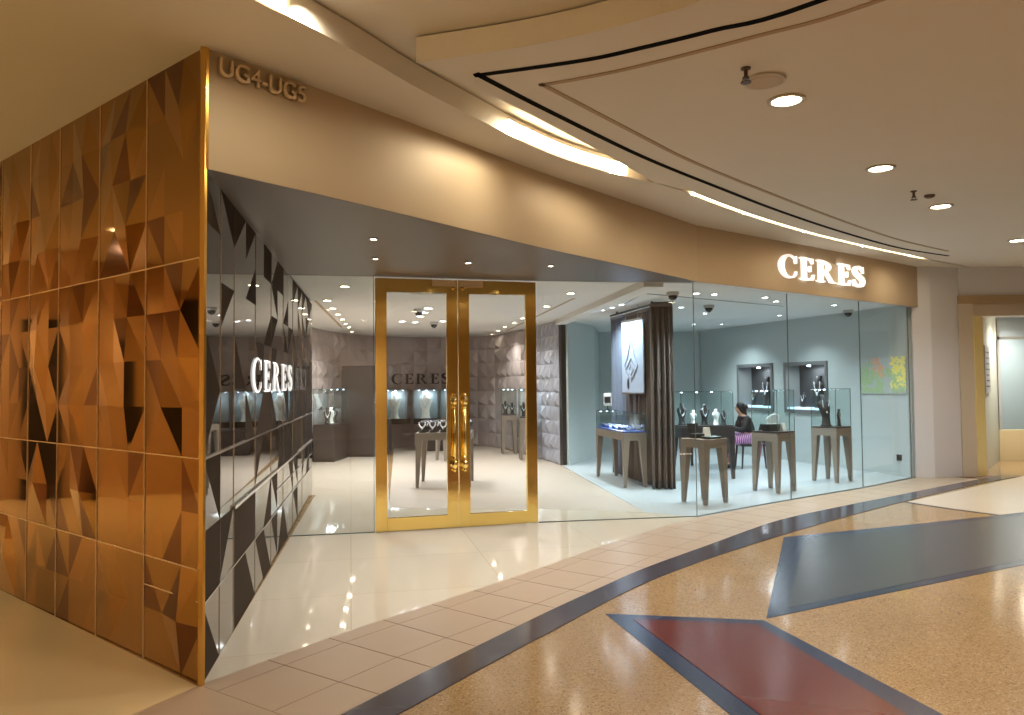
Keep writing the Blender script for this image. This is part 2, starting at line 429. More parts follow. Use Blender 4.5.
for a_, b_, e_ in (((-1.03, 3.80), (-1.55, 4.4, 2.9), 14), ((.10, 5.62), (-.6, 5.7, 2.85), 17), ((.99, 6.70), (.5, 7.1, 2.9), 13), ((1.85, 7.53), (1.35, 8.05, 2.85), 22), ((2.61, 8.39), (2.5, 9.2, 2.85), 14), ((3.69, 9.46), (3.5, 10.1, 2.9), 16), ((4.90, 10.50), (4.7, 11.1, 2.9), 16), ((6.05, 11.40), (5.9, 12.0, 2.9), 13)):
    lamp('SPOT', (a_[0], a_[1], ZC+.028), e_, (1, .86, .62), .02, 2.6, 1.0, aim((a_[0], a_[1], ZC), b_))

def downlight(loc, label, r=.095, lens=M_ledw, group=None, name='ceiling_downlight'):
    t = thing(name, label, 'light', loc, 0, group)
    MB().ring((0, 0, 0), r, r*1.28, -.012, .0).build('trim_ring', M_trim, t, True)
    MB().lathe([(r*.98, -.006), (r*.98, -.002)], n=24).build('lens', lens, t)
    return t
DL = [((1.84, 4.99), 'round ceiling downlight beside the ceiling speaker'),
      ((3.26, 6.63), 'round ceiling downlight between the speaker group and the small sprinkler'),
      ((4.63, 8.12), 'round ceiling downlight right next to the sprinkler and smoke detector'),
      ((6.82, 10.16), 'farthest round downlight in the mall ceiling, near the pale pillar')]
for p, lb in DL:
    downlight((p[0], p[1], ZC), lb)
    lamp('SPOT', (p[0], p[1], ZC-.03), 125, WARM, .09, 2.5, .8)
back = [(-8.3, 3.6), (-8.3, 6.4), (-4.2, -.6), (-6.6, 2.2), (-8.3, 9.2), (-8.3, .6), (.6, .6), (2.6, 2.6), (-.6, -2.4), (3.4, -1.6), (6.2, 1.4), (6.8, 4.6), (9.2, 7.4), (-5.5, -5.2), (-2.4, -5.2), (.8, -5.2), (4, -5.2), (10, 2)]  # added unseen downlights, invented to light the mall and feed the mirrors
bl = None
for p in back:
    if bl is None:
        bl = downlight((p[0], p[1], ZC), 'added unseen downlight lighting the mall away from the shop front', group='added mall downlights out of frame')
    else: copy_thing(bl, (p[0], p[1], ZC))
    lamp('SPOT', (p[0], p[1], ZC-.03), 160 if p[0] < -3.5 else 122, AMBER if p[0] < -3.5 else WARM, .09, 2.6, .8)

t = thing('ceiling_speaker', 'round flat beige speaker grille in the ceiling', 'speaker', (1.58, 4.65, ZC))
MB().lathe([(.115, 0), (.115, -.012), (.10, -.02)], n=32).build('grille', M_spk, t)
MB().ring((0, 0, 0), .113, .125, -.016, 0).build('rim', M_trim, t)
def sprinkler(p, label):
    t = thing('ceiling_sprinkler', label, 'sprinkler', (p[0], p[1], ZC))
    MB().lathe([(.03, 0), (.03, -.008), (.012, -.012), (.012, -.05), (.02, -.055), (.02, -.065)], n=12).build('body', M_sprk, t)
    MB().lathe([(.032, -.085), (.032, -.09)], n=12).build('deflector', M_sprk, t)
    MB().tube([(-.018, 0, -.06), (-.02, 0, -.075), (-.012, 0, -.088)], .004, 6).tube([(.018, 0, -.06), (.02, 0, -.075), (.012, 0, -.088)], .004, 6).build('yoke', M_sprk, t)
sprinkler((1.41, 4.47), 'bronze fire sprinkler next to the round ceiling speaker')
sprinkler((3.99, 7.46), 'bronze fire sprinkler hanging near the third ceiling downlight')
t = thing('smoke_detector', 'small dark ceiling detector between the far sprinkler and downlight', 'detector', (4.24, 7.63, ZC))
MB().lathe([(.05, 0), (.05, -.015), (.03, -.03)], n=16).build('housing', M_sprk, t)

# ------------------------------------------------------------------ fascia and soffit
fl = spline(FASC, 4)
struct(MB().prism(fl+offset(fl, -.08)[::-1], ZS, ZC).build('wall_fascia', M_fascia))
struct(MB().prism(FASC2+offset(FASC2, -.05)[::-1], ZS, ZC).build('wall_fascia_sign_side', M_fascia))
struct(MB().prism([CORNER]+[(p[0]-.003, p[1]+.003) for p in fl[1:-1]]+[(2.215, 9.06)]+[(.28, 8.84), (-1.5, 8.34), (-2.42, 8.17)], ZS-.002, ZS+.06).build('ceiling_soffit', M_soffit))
SS = [((-1.12, 6.16), 'soffit spotlight nearest the fascia, standing alone'), ((-1.28, 7.13), 'soffit spotlight above the left edge of the gold doors'),
      ((-.42, 7.42), 'soffit spotlight above the meeting stiles of the gold doors'), ((.40, 7.66), 'soffit spotlight above the right edge of the gold doors')]
for p, lb in SS:
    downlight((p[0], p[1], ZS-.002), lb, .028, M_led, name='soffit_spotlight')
    lamp('SPOT', (p[0], p[1], ZS-.03), 42, NEUT, .03, 1.9, .7)

# ------------------------------------------------------------------ mirror walls
def mirror_wall(name, o, d, us, zs, mats, cell, seed, tilt, cellu):
    rz = math.atan2(d.y, d.x)
    w = shell(name, (o[0], o[1], 0), rz)        # local x along wall, local z up
    rnd = random.Random(seed)
    flip = 1 if name == 'wall_left' else -1     # outward local y
    MB().box(((us[0]+.16+us[-1])/2, -flip*.035, (zs[0]+zs[-1])/2), (us[-1]-us[0]-.16, .05, zs[-1]-zs[0])).build('backing', M_dark, w)
    D = {}
    def dep(u, v):
        k = (round(u, 2), round(v, 2))
        if k not in D: D[k] = 0 if min(abs(u-q) for q in us) < .02 or min(abs(v-q) for q in zs) < .02 else rnd.choice((0, 0, .5, 1))*tilt
        return D[k]
    for a, b in zip(us, us[1:]):
        for c, e in zip(zs, zs[1:]):
            nu = max(1, round((b-a)/cellu)); nv = max(1, round((e-c)/cell))
            m = MB()
            for i in range(nu):
                for j in range(nv):
                    U = [a+(b-a)*i/nu, a+(b-a)*(i+1)/nu]; Vv = [c+(e-c)*j/nv, c+(e-c)*(j+1)/nv]
                    P = [(U[x], flip*(.003+dep(U[x], Vv[y])), Vv[y]) for x, y in ((0, 0), (1, 0), (1, 1), (0, 1))]
                    if rnd.random() < .5: tr = [(P[0], P[1], P[2]), (P[0], P[2], P[3])]
                    else: tr = [(P[0], P[1], P[3]), (P[1], P[2], P[3])]
                    k = rnd.random()
                    mi = [0, 0] if k < .36 else ([0, 1] if k < .54 else ([1, 0] if k < .72 else ([2, 0] if k < .84 else ([0, 2] if k < .94 else [1, 2]))))
                    for T, q in zip(tr, mi): m.poly(list(T), q)
            m.build('mirror_panel', mats, w, recalc=False)
    return w, rz, flip
GU = [0, .665, 1.33, 2.0, 2.57, 3.2, 3.85, 4.6, 5.3]
w, rz, fp = mirror_wall('wall_left', CORNER, GDIR, GU, [0, .61, 1.21, 2.31, ZC], [M_goldm, M_golds, M_goldd], .30, 11, .03, .22)
for u_ in GU[1:-1]: MB().box((u_, fp*.005, ZC/2), (.005, .006, ZC)).build('joint_strip', M_joint, w)
for z_ in (.61, 1.21, 2.31): MB().box((2.65, fp*.0055, z_), (5.3, .007, .006)).build('joint_strip', M_joint, w)
MB().box((.33, fp*.0055, .44), (.66, .007, .005)).build('joint_strip', M_joint, w)
BLEN = dist(CORNER, BLACK_END)
BU = [0, .45, .90, 1.8, 2.7, 3.6, 4.5, 5.6, BLEN]
w2, rz2, fp2 = mirror_wall('wall_entrance', CORNER, BDIR, BU, [0, .43, .81, 1.21, 1.95, ZS], [M_blackm, M_blacks, M_blacks], .30, 5, .0015, .45)
for u_ in BU[1:-1]: MB().box((u_, fp2*.004, ZS/2), (.004, .006, ZS)).build('joint_strip', M_steel, w2)
for z_, u0 in ((.43, 0), (.62, 3.0), (1.21, 0)): MB().box(((u0+BLEN)/2, fp2*.007, z_), (BLEN-u0, .010, .008 if z_ < 1 else .014)).build('joint_strip', M_steel, w2)
MB().box(((.87+BLEN)/2, fp2*.012, .81), (BLEN-.87, .016, .022)).build('ledge', M_steel, w2)
# gold corner post
t = shell('trim_4', (CORNER[0], CORNER[1], 0), 0)
MB().prism([(-.030, .012), (-.012, -.018), (.010, -.016), (.016, .004), (.004, .03)], 0.004, ZC).build('corner_post', M_golde, t)
MB().prism([(.012, -.008), (.024, .004), (.016, .02), (.006, .01)], ZS, ZC).build('fascia_edge', M_golde, t)
# solid between the mirror walls, and shop left wall
struct(MB().prism([(-2.3, 4.75), (-5.2, 7.2), (-5.2, 14.6), (-4.4, 14.6), (-4.4, 12.2), (-2.99, 11.16)], 0, ZC).build('wall_core', M_hall))

# ------------------------------------------------------------------ shop shell
def facet_wall(name, line, z0, z1, cell, amp, m_, seed, normal_side):
    rnd = random.Random(seed); m = MB()
    acc = [0]
    for a, b in zip(line, line[1:]): acc.append(acc[-1]+dist(a, b))
    L = acc[-1]; nu = max(2, round(L/cell)); nv = round((z1-z0)/cell)
    def at(u):
        for i in range(len(line)-1):
            if u <= acc[i+1]+1e-6:
                t_ = (u-acc[i])/(acc[i+1]-acc[i]); p = lerp(line[i], line[i+1], t_)
                T = Vector((line[i+1][0]-line[i][0], line[i+1][1]-line[i][1])).normalized()
                return p, T
    def pt(u, z, h):
        p, T = at(max(0, min(L, u))); return (p[0]+normal_side*T.y*h, p[1]-normal_side*T.x*h, z)
    for i in range(nu):
        for j in range(nv):
            u0, u1 = L*i/nu, L*(i+1)/nu; v0, v1 = z0+(z1-z0)*j/nv, z0+(z1-z0)*(j+1)/nv
            h = amp*rnd.choice((.25, .6, 1, 1)); cu = u0+(u1-u0)*rnd.choice((.3, .5, .7)); cv = v0+(v1-v0)*rnd.choice((.25, .4, .7))
            c = pt(cu, cv, h); q = [pt(u0, v0, 0), pt(u1, v0, 0), pt(u1, v1, 0), pt(u0, v1, 0)]
            for k in range(4): m.poly([q[k], q[(k+1) % 4], c])
    return struct(m.build(name, m_))
BW = spline([(-4.3, 12.2), (-4.3, 14.5), (-4.28, 16.1), (-4.0, 18.2), (-3.0, 19.7), (-1.6, 20.2), (-.5, 19.4), (.1, 17.9), (.58, 16.3), (.93, 15.05)], 5)
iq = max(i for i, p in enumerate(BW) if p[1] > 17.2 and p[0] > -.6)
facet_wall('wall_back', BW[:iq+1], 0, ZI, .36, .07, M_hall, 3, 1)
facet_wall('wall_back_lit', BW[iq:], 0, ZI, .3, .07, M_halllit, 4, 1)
struct(MB().prism([(.93, 15.05), (.97, 14.90), (1.06, 14.96), (1.0, 15.12)], 0, ZI).build('trim_5', M_dark))
struct(MB().prism([(1.03, 15.0), (1.10, 14.93), (1.80, 16.6), (2.15, 18.7), (2.05, 18.8), (1.72, 16.7)], 0, ZI).build('wall_partition', M_flat))
RA, RB = (6.53, 12.55), (4.60, 18.6)
struct(MB().prism([(2.1, 18.62), (4.62, 18.62), (4.62, 18.8), (2.1, 18.8)], 0, ZI).build('wall_room_back', M_flat))
# right wall with two display recesses
rzR = ang(RA, RB); LR = dist(RA, RB)
def rp(u, h=0):        # h>0 into the room
    d = Vector((RB[0]-RA[0], RB[1]-RA[1])).normalized()
    return (RA[0]+d.x*u-d.y*h, RA[1]+d.y*u+d.x*h)
niches = [(1.92, 3.12), (3.55, 4.75)]          # along the wall from the glass end
m = MB()
def wseg(u0, u1, z0, z1): m.prism([rp(u0), rp(u1), rp(u1, -.34), rp(u0, -.34)], z0, z1)
zz0, zz1 = 1.0, 1.95
wseg(0, LR, 0, zz0); wseg(0, LR, zz1, ZI); wseg(0, niches[0][0], zz0, zz1); wseg(niches[0][1], niches[1][0], zz0, zz1); wseg(niches[1][1], LR, zz0, zz1)
struct(m.build('wall_right', M_flat))
struct(MB().prism([rp(-.2, -.36), rp(LR, -.36), rp(LR, -.40), rp(-.2, -.40)], 0, ZI).build('wall_right_backing', M_dark))
struct(MB().prism([(-4.6, 11.0), (-2.95, 11.1), (-2.43, 8.19), (-1.5, 8.36), (.28, 8.86), (2.17, 9.15), (3.72, 10.37), (5.19, 11.45), (6.9, 12.95), (5.2, 19.2), (-1.4, 20.8), (-4.6, 19)], ZI, ZI+.1).build('ceiling_shop', M_ceilin))
struct(MB().prism([(.86, 14.95), (1.06, 14.95), (1.85, 9.2), (1.60, 9.15)], ZI-.09, ZI).build('trim_6', M_ceilin))
struct(MB().prism(strip([(-2.90, 11.1), (-3.66, 16.2)], 0, .05), ZI-.004, ZI+.01).prism(strip([(.95, 11.1), (-.11, 17.9)], -.05, 0), ZI-.004, ZI+.01).build('trim_7', M_groove))
struct(MB().prism(strip([(1.80, 11.9), (1.86, 10.6)], 0, .025), ZI-.006, ZI+.01).prism(strip([(1.86, 10.6), (4.5, 12.6)], 0, .025), ZI-.006, ZI+.01).build('trim_8', M_seal))
# pale light pelmet at the glass head
hp = offset(GL[:4], -.06)
struct(MB().prism(hp+offset(hp, -.03)[::-1], ZS+.0, ZI).build('trim_9', M_ceilin))

# ------------------------------------------------------------------ glass front
def pane(i, a, b, label, stick=None):
    g = shell('window_%d' % i, (a[0], a[1], 0), ang(a, b)); L = dist(a, b)
    tag(g, label, 'window'); g['kind'] = 'structure'
    MB().box((L/2, 0, (ZS+.01)/2), (L-.008, .012, ZS-.014)).build('pane', M_glass, g)
    MB().box((L, 0, ZS/2+.003), (.006, .014, ZS-.014)).build('joint', M_seal, g)
    MB().box((L/2, 0, .010), (L, .018, .010)).build('floor_channel', M_seal, g)
    if stick:
        mm = MB(); k = stick[0]
        while k < stick[1]: mm.box((k, -.008, stick[2]), (.03, .002, .012)); k += .04
        mm.build('sticker_strip', M_sticker, g)
pane(1, GL[0], (DOOR0[0]-.01, DOOR0[1]-.003), 'frameless glass pane left of the gold doors')
pane(2, (DOOR1[0]+.012, DOOR1[1]+.002), GL[3], 'frameless glass pane right of the gold doors', (1.72, 1.87, .75))
pane(3, GL[3], GL[4], 'glass front pane under the start of the white fascia letters', )
pane(4, GL[4], GL[5], 'glass front pane in the middle of the display window')
pane(5, GL[5], GL[6], 'glass front pane beside the pale pillar')
# doors
dz = ang(DOOR0, DOOR1); DW = dist(DOOR0, DOOR1)
HT, HB, SW = 2.775, .012, .125
for i in (1, 2):
    x0, x1 = (0.004, DW/2-.004) if i == 1 else (DW/2+.004, DW-.004)
    g = shell('door_%d' % i, (DOOR0[0], DOOR0[1], 0), dz)
    tag(g, 'polished gold framed glass door leaf %s' % ('on the left, next to the narrow glass pane' if i == 1 else 'on the right, next to the wide glass pane'), 'door'); g['kind'] = 'structure'
    zt = HT-.15; zb = HB+.14
    for xa in (x0, x1-SW): MB().box((xa+SW/2, 0, (HT+HB)/2), (SW, .05, HT-HB)).build('stile', M_gold, g, bevel=.004)
    MB().box(((x0+x1)/2, 0, (HT+zt)/2), (x1-x0-2*SW, .048, HT-zt)).build('top_rail', M_gold, g)
    MB().box(((x0+x1)/2, 0, (zb+HB)/2), (x1-x0-2*SW, .048, zb-HB)).build('bottom_rail', M_gold, g)
    MB().box(((x0+x1)/2, 0, (zt+zb)/2), (x1-x0-2*SW, .012, zt-zb)).build('pane', M_glass, g)
    px = x1-.28 if i == 1 else x0+.02
    MB().box((px+.13, 0, HT-.04), (.27, .06, .075)).build('patch_fitting', M_joint, g)
    hx = x1-.055 if i == 1 else x0+.055
    h = MB().tube([(hx, -.085, .72), (hx, -.085, 1.0), (hx, -.085, 1.46)], .016, 12).build('pull_handle', M_gold, g, True)
    for zc in (.72, 1.42):
        o = MB()
        o.lathe([(.0, -.09), (.016, -.08), (.02, -.06), (.014, -.05), (.03, -.03), (.034, 0), (.03, .03), (.014, .05), (.02, .06), (.016, .08), (0, .09)], (hx, -.085, zc), 14)
        o.tube([(hx, -.085, zc), (hx, -.05, zc), (hx, -.024, zc)], .012, 8)
        o.lathe([(.03, -.03), (.034, 0), (.03, .03)], (hx, -.03, zc), 14, 1, .25)
        o.build('handle_mount', M_gold, h, True)
    o = MB(); o.lathe([(0, -.03), (.03, 0), (0, .03)], ((x1-.05 if i == 1 else x0+.05), -.027, HT-.09), 12, 1, .2); o.build('lock_rosette', M_golde, g)

# ------------------------------------------------------------------ letters
def arc(cx, cy, rx, ry, a0, a1, n=18): return [(cx+rx*math.cos(math.radians(a0+(a1-a0)*k/n)), cy+ry*math.sin(math.radians(a0+(a1-a0)*k/n))) for k in range(n+1)]
def L_E():
    return .66, [[(.10, 0), (.28, 0), (.28, 1), (.10, 1)], [(0, 0), (.38, 0), (.38, .05), (0, .05)], [(0, .95), (.38, .95), (.38, 1), (0, 1)],
                 [(.28, 0), (.60, 0), (.66, .27), (.62, .27), (.52, .08), (.28, .06)], [(.28, .94), (.50, .92), (.57, .76), (.61, .76), (.60, 1), (.28, 1)],
                 [(.28, .48), (.42, .48), (.46, .38), (.50, .38), (.50, .66), (.46, .66), (.42, .55), (.28, .55)]]
def L_R():
    o = arc(.30, .735, .38, .265, 90, -90, 16); i = arc(.30, .735, .20, .205, -90, 90, 16)
    return .86, [[(.10, 0), (.28, 0), (.28, 1), (.10, 1)], [(0, 0), (.38, 0), (.38, .05), (0, .05)], [(0, .95), (.3, .95), (.3, 1), (0, 1)],
                 [(.28, 1)]+o+[(.28, .47), (.28, .53)]+i+[(.28, .94)], [(.36, .50), (.50, .50), (.78, .06), (.90, .03), (.90, 0), (.66, 0)]]
def L_C():
    return .80, [arc(.44, .5, .44, .53, 42, 318, 26)+arc(.50, .5, .31, .47, 322, 38, 26), [(.735, .99), (.77, .99), (.77, .66), (.735, .66), (.70, .80)], [(.70, .14), (.735, .30), (.77, .30), (.76, .14)]]
def L_S():
    c = [(.52, .78), (.45, .91), (.30, .965), (.15, .90), (.10, .77), (.17, .63), (.32, .52), (.47, .40), (.53, .26), (.46, .10), (.29, .035), (.13, .09), (.06, .24)]
    c = spline(c, 4); n = len(c)
    wd = [.03+.085*math.sin(PI*k/(n-1))**1.2 for k in range(n)]
    l = []; r = []
    for k in range(n):
        a, b = c[max(0, k-1)], c[min(n-1, k+1)]; t_ = Vector((b[0]-a[0], b[1]-a[1])).normalized()
        l.append((c[k][0]-t_.y*wd[k], c[k][1]+t_.x*wd[k])); r.append((c[k][0]+t_.y*wd[k], c[k][1]-t_.x*wd[k]))
    quads = [[l[k], l[k+1], r[k+1], r[k]] for k in range(n-1)]
    return .60, quads+[[(.50, .99), (.545, .99), (.56, .68), (.52, .68)], [(.03, .01), (.07, .01), (.075, .33), (.03, .33)]]
LET = {'C': L_C, 'E': L_E, 'R': L_R, 'S': L_S}
def ceres(loc, rz, width, height, depth, m_, label, gap=.14, side=None, off=.012):
    t = thing('shop_sign', label, 'sign', loc, rz)
    ws = [LET[c]()[0] for c in 'CERES']; tot = sum(ws)+gap*4+.06; sx = width/tot; x = 0
    for n, c in enumerate('CERES'):
        wd, polys = LET[c](); o = MB()
        for pl in polys:
            P3 = [(x+p[0]*1.0, p[1]) for p in pl]
            a = sum(P3[i][0]*P3[(i+1) % len(P3)][1]-P3[(i+1) % len(P3)][0]*P3[i][1] for i in range(len(P3)))
            if a < 0: P3 = P3[::-1]
            f = [o.bm.verts.new((p[0]*sx, -depth-off, p[1]*height)) for p in P3]; b = [o.bm.verts.new((p[0]*sx, -off, p[1]*height)) for p in P3]
            o.bm.faces.new(f); o.bm.faces.new(b[::-1])
            for i in range(len(f)):
                j = (i+1) % len(f); o.bm.faces.new((f[j], f[i], b[i], b[j]))
        o.build('letter', m_ if not side else [m_], t, recalc=False)
        x += wd+gap+(.06 if n == 2 else 0)
    # small pins that hold the letters off the wall
    return t
fz = ang(FASC2[0], FASC2[2])
ceres((3.52, 10.02, 2.99), ang((4.06, 10.42), FASC2[0])+PI, 2.17, .30, .04, M_white, 'white letters CERES on the bronze fascia above the display window')
bs = (CORNER[0]+BDIR.x*1.62+.006, CORNER[1]+BDIR.y*1.62, 1.555)
ceres(bs, rz2, 2.75, .265, .003, M_white2, 'white letters CERES on the black mirror wall by the entrance', .24, None, .002)
ceres((-3.05, 19.2, 1.625), ang((-3.05, 19.2), (-1.6, 19.55))*.6, 1.46, .26, .05, M_signdark, 'dark letters CERES on the faceted back wall behind the doors')
# unit number
tx = bpy.data.curves.new('unit', 'FONT'); tx.body = 'UG4-UG5'; tx.size = 1; tx.extrude = .04
to = bpy.data.objects.new('unit', tx); COL.objects.link(to)
bpy.context.view_layer.update()
dg = bpy.context.evaluated_depsgraph_get()
me = bpy.data.meshes.new_from_object(to.evaluated_get(dg)); bpy.data.objects.remove(to)
xs = [v.co.x for v in me.vertices]; ys = [v.co.y for v in me.vertices]
kx, ky = .57/(max(xs)-min(xs)), .10/(max(ys)-min(ys)); x0, y0 = min(xs), min(ys)
ut = thing('unit_number_sign', 'raised metal unit number UG4-UG5 at the top of the fascia by the gold corner', 'sign', (-1.632, 4.185, 3.335), ang(FASC[0], FASC[1]))
bm_ = bmesh.new(); bm_.from_mesh(me)
for v in bm_.verts: v.co = Vector(((v.co.x-x0)*kx, -.022-v.co.z*.35, (v.co.y-y0)*ky))
me2 = bpy.data.meshes.new('characters'); bm_.to_mesh(me2); bm_.free(); me2.materials.append(M_signbr)
# split into single characters
def split_islands(me_):
    b = bmesh.new(); b.from_mesh(me_); seen = set(); out = []
    for v in b.verts:
        if v.index in seen: continue
        st = [v]; isl = []; seen.add(v.index)
        while st:
            q = st.pop(); isl.append(q.index)
            for e in q.link_edges:
                n_ = e.other_vert(q)
                if n_.index not in seen: seen.add(n_.index); st.append(n_)
        out.append(set(isl))
    b.free(); return out
bmw = bmesh.new(); bmw.from_mesh(me2); bmesh.ops.remove_doubles(bmw, verts=bmw.verts, dist=1e-5); bmw.to_mesh(me2); bmw.free()
for isl in split_islands(me2):
    b = bmesh.new(); b.from_mesh(me2); b.verts.ensure_lookup_table()
    bmesh.ops.delete(b, geom=[v for v in b.verts if v.index not in isl], context='VERTS')
    mm = bpy.data.meshes.new('character'); b.to_mesh(mm); b.free(); mm.materials.clear(); mm.materials.append(M_signbr)
    oo = bpy.data.objects.new('character', mm); COL.objects.link(oo); oo.parent = ut

# ------------------------------------------------------------------ pillar and far opening on the right
struct(MB().prism([(6.60, 12.50), (6.88, 12.45), (7.44, 12.62), (7.5, 13.4), (6.9, 13.6)], 0, ZC).build('wall_pillar', M_wallpaint))
struct(MB().prism([(7.44, 12.60), (12.5, 12.60), (12.5, 13.0), (7.44, 13.0)], 3.0, ZC).build('wall_header', M_wallpaint))
struct(MB().prism([(7.42, 12.57), (12.5, 12.57), (12.5, 12.99), (7.42, 12.99)], 2.86, 3.0).build('trim_10', M_tan2))
struct(MB().prism([(7.62, 12.66), (12.5, 12.66), (12.5, 12.98), (7.62, 12.98)], 2.66, 2.86).build('trim_11', M_tan))
struct(MB().prism([(7.42, 12.58), (7.66, 12.58), (7.66, 12.98), (7.42, 12.98)], 0, 2.86).build('trim_12', M_tan))
struct(MB().prism([(7.655, 12.56), (7.90, 12.72), (7.90, 12.98), (7.655, 12.98)], .004, 2.66).build('trim_13', M_brass))
struct(MB().prism([(7.92, 13.02), (8.02, 13.0), (9.62, 15.08), (9.52, 15.14)], 0, 2.9).build('wall_passage_left', M_greenwall))
struct(MB().prism([(8.4, 16.0), (15, 16.0), (15, 16.2), (8.4, 16.2)], 0, 3.4).build('wall_passage_back', M_bluewall))
struct(MB().prism([(7.5, 13.0), (15, 13.0), (15, 16.2), (7.5, 16.2)], 2.95, 3.05).build('ceiling_passage', M_ceilin))
t = thing('glass_screen', 'clear glass screen on a low cream wall inside the gold framed opening', 'screen', (9.70, 15.1, 0))
MB().box((1.5, 0, .30), (3.2, .12, .60)).build('low_wall', M_lowwall, t)
MB().box((1.5, 0, 1.5), (3.2, .014, 1.78)).build('pane', M_case, t)
for x in (-.04, 1.5): MB().box((x, 0, 1.4), (.05, .05, 2.75)).build('post', M_vent, t)
MB().box((1.5, 0, 2.42), (3.2, .05, .06)).build('top_rail', M_vent, t)
t = thing('notice_board', 'grey notice board on the wall just inside the gold framed opening', 'board', (8.455, 13.565, 1.36), ang((8.02, 13.0), (9.62, 15.08)))
MB().box((0, -.02, .42), (.72, .02, .84)).build('panel', M_vent, t)
o = MB()
for k in range(7): o.box((0, -.032, .12+.1*k), (.5-.05*(k % 3), .004, .022))
o.build('text_lines', M_dark, t)
for p, lb in (((9.6, 13.9), 'first light in the ceiling inside the gold framed opening'), ((10.2, 15.2), 'second light in the ceiling inside the gold framed opening')):
    downlight((p[0], p[1], 2.95), lb, .16, M_led)
    lamp('SPOT', (p[0], p[1], 2.9), 160, NEUT, .1, 2.7, .8)

# mall shell out of frame (seen in the mirrors)
struct(MB().prism([(-14, -6.5), (16, -6.5), (16, -6.7), (-14, -6.7)], 0, ZC+.2).build('wall_rear', M_malls))
for k_, yy in enumerate((2.0, 4.6, 7.6)): struct(MB().prism([(-9.5, yy), (-9.38, yy), (-9.38, yy+.5+.2*(k_ % 2)), (-9.5, yy+.5+.2*(k_ % 2))], .004, 2.6+.3*(k_ % 2)).build('trim_%d' % (20+k_), M_dark))
struct(MB().prism([(16, -10), (16.2, -10), (16.2, 20), (16, 20)], 0, ZC+.2).build('wall_far_right', M_malls))
struct(MB().prism([(-9.5, -10), (-9.7, -10), (-9.7, 20), (-9.5, 20)], 0, ZC+.2).build('wall_far_left', M_mallw))
struct(MB().prism([(-5.77, 7.5), (-9.5, 10.4), (-9.5, 10.9), (-5.77, 8.0)], 0, ZC+.1).build('wall_left_end', M_malls))

# ------------------------------------------------------------------ tables and cases
def table(loc, rz, w, d, h, label, group=None, m_=M_table, apron=.085, lt=.10, lb=.045, name='display_table'):
    t = thing(name, label, 'table', loc, rz, group)
    MB().box((0, 0, h-.015), (w, d, .03)).build('tabletop', m_, t, bevel=.004)
    o = MB(); k = apron
    for sy in (-1, 1): o.box((0, sy*(d/2-.0125), h-.03-k/2), (w-.02, .025, k))
    for sx in (-1, 1): o.box((sx*(w/2-.0125), 0, h-.03-k/2), (.025, d-.02, k))
    o.build('apron', m_, t)
    for sx in (-1, 1):
        for sy in (-1, 1):
            X, Y = sx*(w/2-.002), sy*(d/2-.002); zt = h-.031
            def q(s_, z_, f_=1): return [(X, Y, z_), (X-sx*s_, Y, z_), (X-sx*s_, Y-sy*s_, z_), (X, Y-sy*s_, z_)]
            o = MB()
            o.hexa(q(lb, .005), q(lt, zt-apron-.02))
            o.hexa(q(lt, zt-apron-.02), q(lt*1.35, zt))
            o.build('leg', m_, t)
    return t
def case(loc, rz, w, d, h, label, light=None, base=M_tabled, name='glass_case', edge=True):
    t = thing(name, label, 'display case', loc, rz)
    MB().box((0, 0, .012), (w, d, .022)).build('base_plate', base, t)
    for sx in (-1, 1): MB().box((sx*(w/2-.004), 0, h/2+.023), (.006, d-.008, h-.02)).build('side_pane', M_case, t)
    for sy in (-1, 1): MB().box((0, sy*(d/2-.004), h/2+.023), (w, .006, h-.02)).build('front_pane' if sy < 0 else 'rear_pane', M_case, t)
    MB().box((0, 0, h+.018), (w, d, .006)).build('top_pane', M_case, t)
    o = MB(); e = .007
    for sx in (-1, 1):
        o.box((sx*(w/2-.003), 0, h+.018), (e, d, e))
        for sy in (-1, 1): o.box((sx*(w/2-.003), sy*(d/2-.003), h/2+.02), (e, e, h))
    for sy in (-1, 1): o.box((0, sy*(d/2-.003), h+.018), (w, e, e))
    o.build('edge_frame', M_edge, t)
    if light:
        for q in (-.3, 0, .3): MB().lathe([(.012, 0), (.016, .006), (.012, .012)], (q*w, d/2-.03, h-.002), 10).build('spot_bead', M_ledblue, t)
        lamp('AREA', (loc[0], loc[1], loc[2]+h-.02), light, (.85, .92, 1), .2)
    return t
def bust(loc, rz, s, m_, label, lean=0, group=None, jewel=None, name='necklace_bust'):
    t = thing(name, label, 'jewellery bust', loc, rz, group)
    secs = [(0, .20, .14, 0, 0), (.02, .20, .14, 0, 0), (.06, .155, .10, 0, 0), (.30, .135, .085, 0, 0), (.52, .20, .10, 0, lean*.3), (.68, .245, .095, 0, lean*.5), (.76, .22, .085, 0, lean*.65), (.82, .11, .075, 0, lean*.75), (.88, .085, .072, 0, lean*.9), (1.0, .095, .08, 0, lean)]
    form = MB().loft([(z*s, a*s, b*s, x*s, y*s) for z, a, b, x, y in secs], 24)
    form = form.build('form', m_, t, True)
    if jewel:
        o = MB(); n = 22
        for k in range(n+1):
            a = PI*k/n; x = .13*math.cos(a); z = .80-.34*math.sin(a)**1.1; y = -.105+lean*.55
            o.ball((x*s, y*s, z*s), .016*s+.004*s*math.sin(a), 1, 6, 4)
        o.ball((0, (-.115+lean*.4)*s, .42*s), .032*s, 1.4, 8, 6)
        o.build('necklace', jewel, form)
    return t
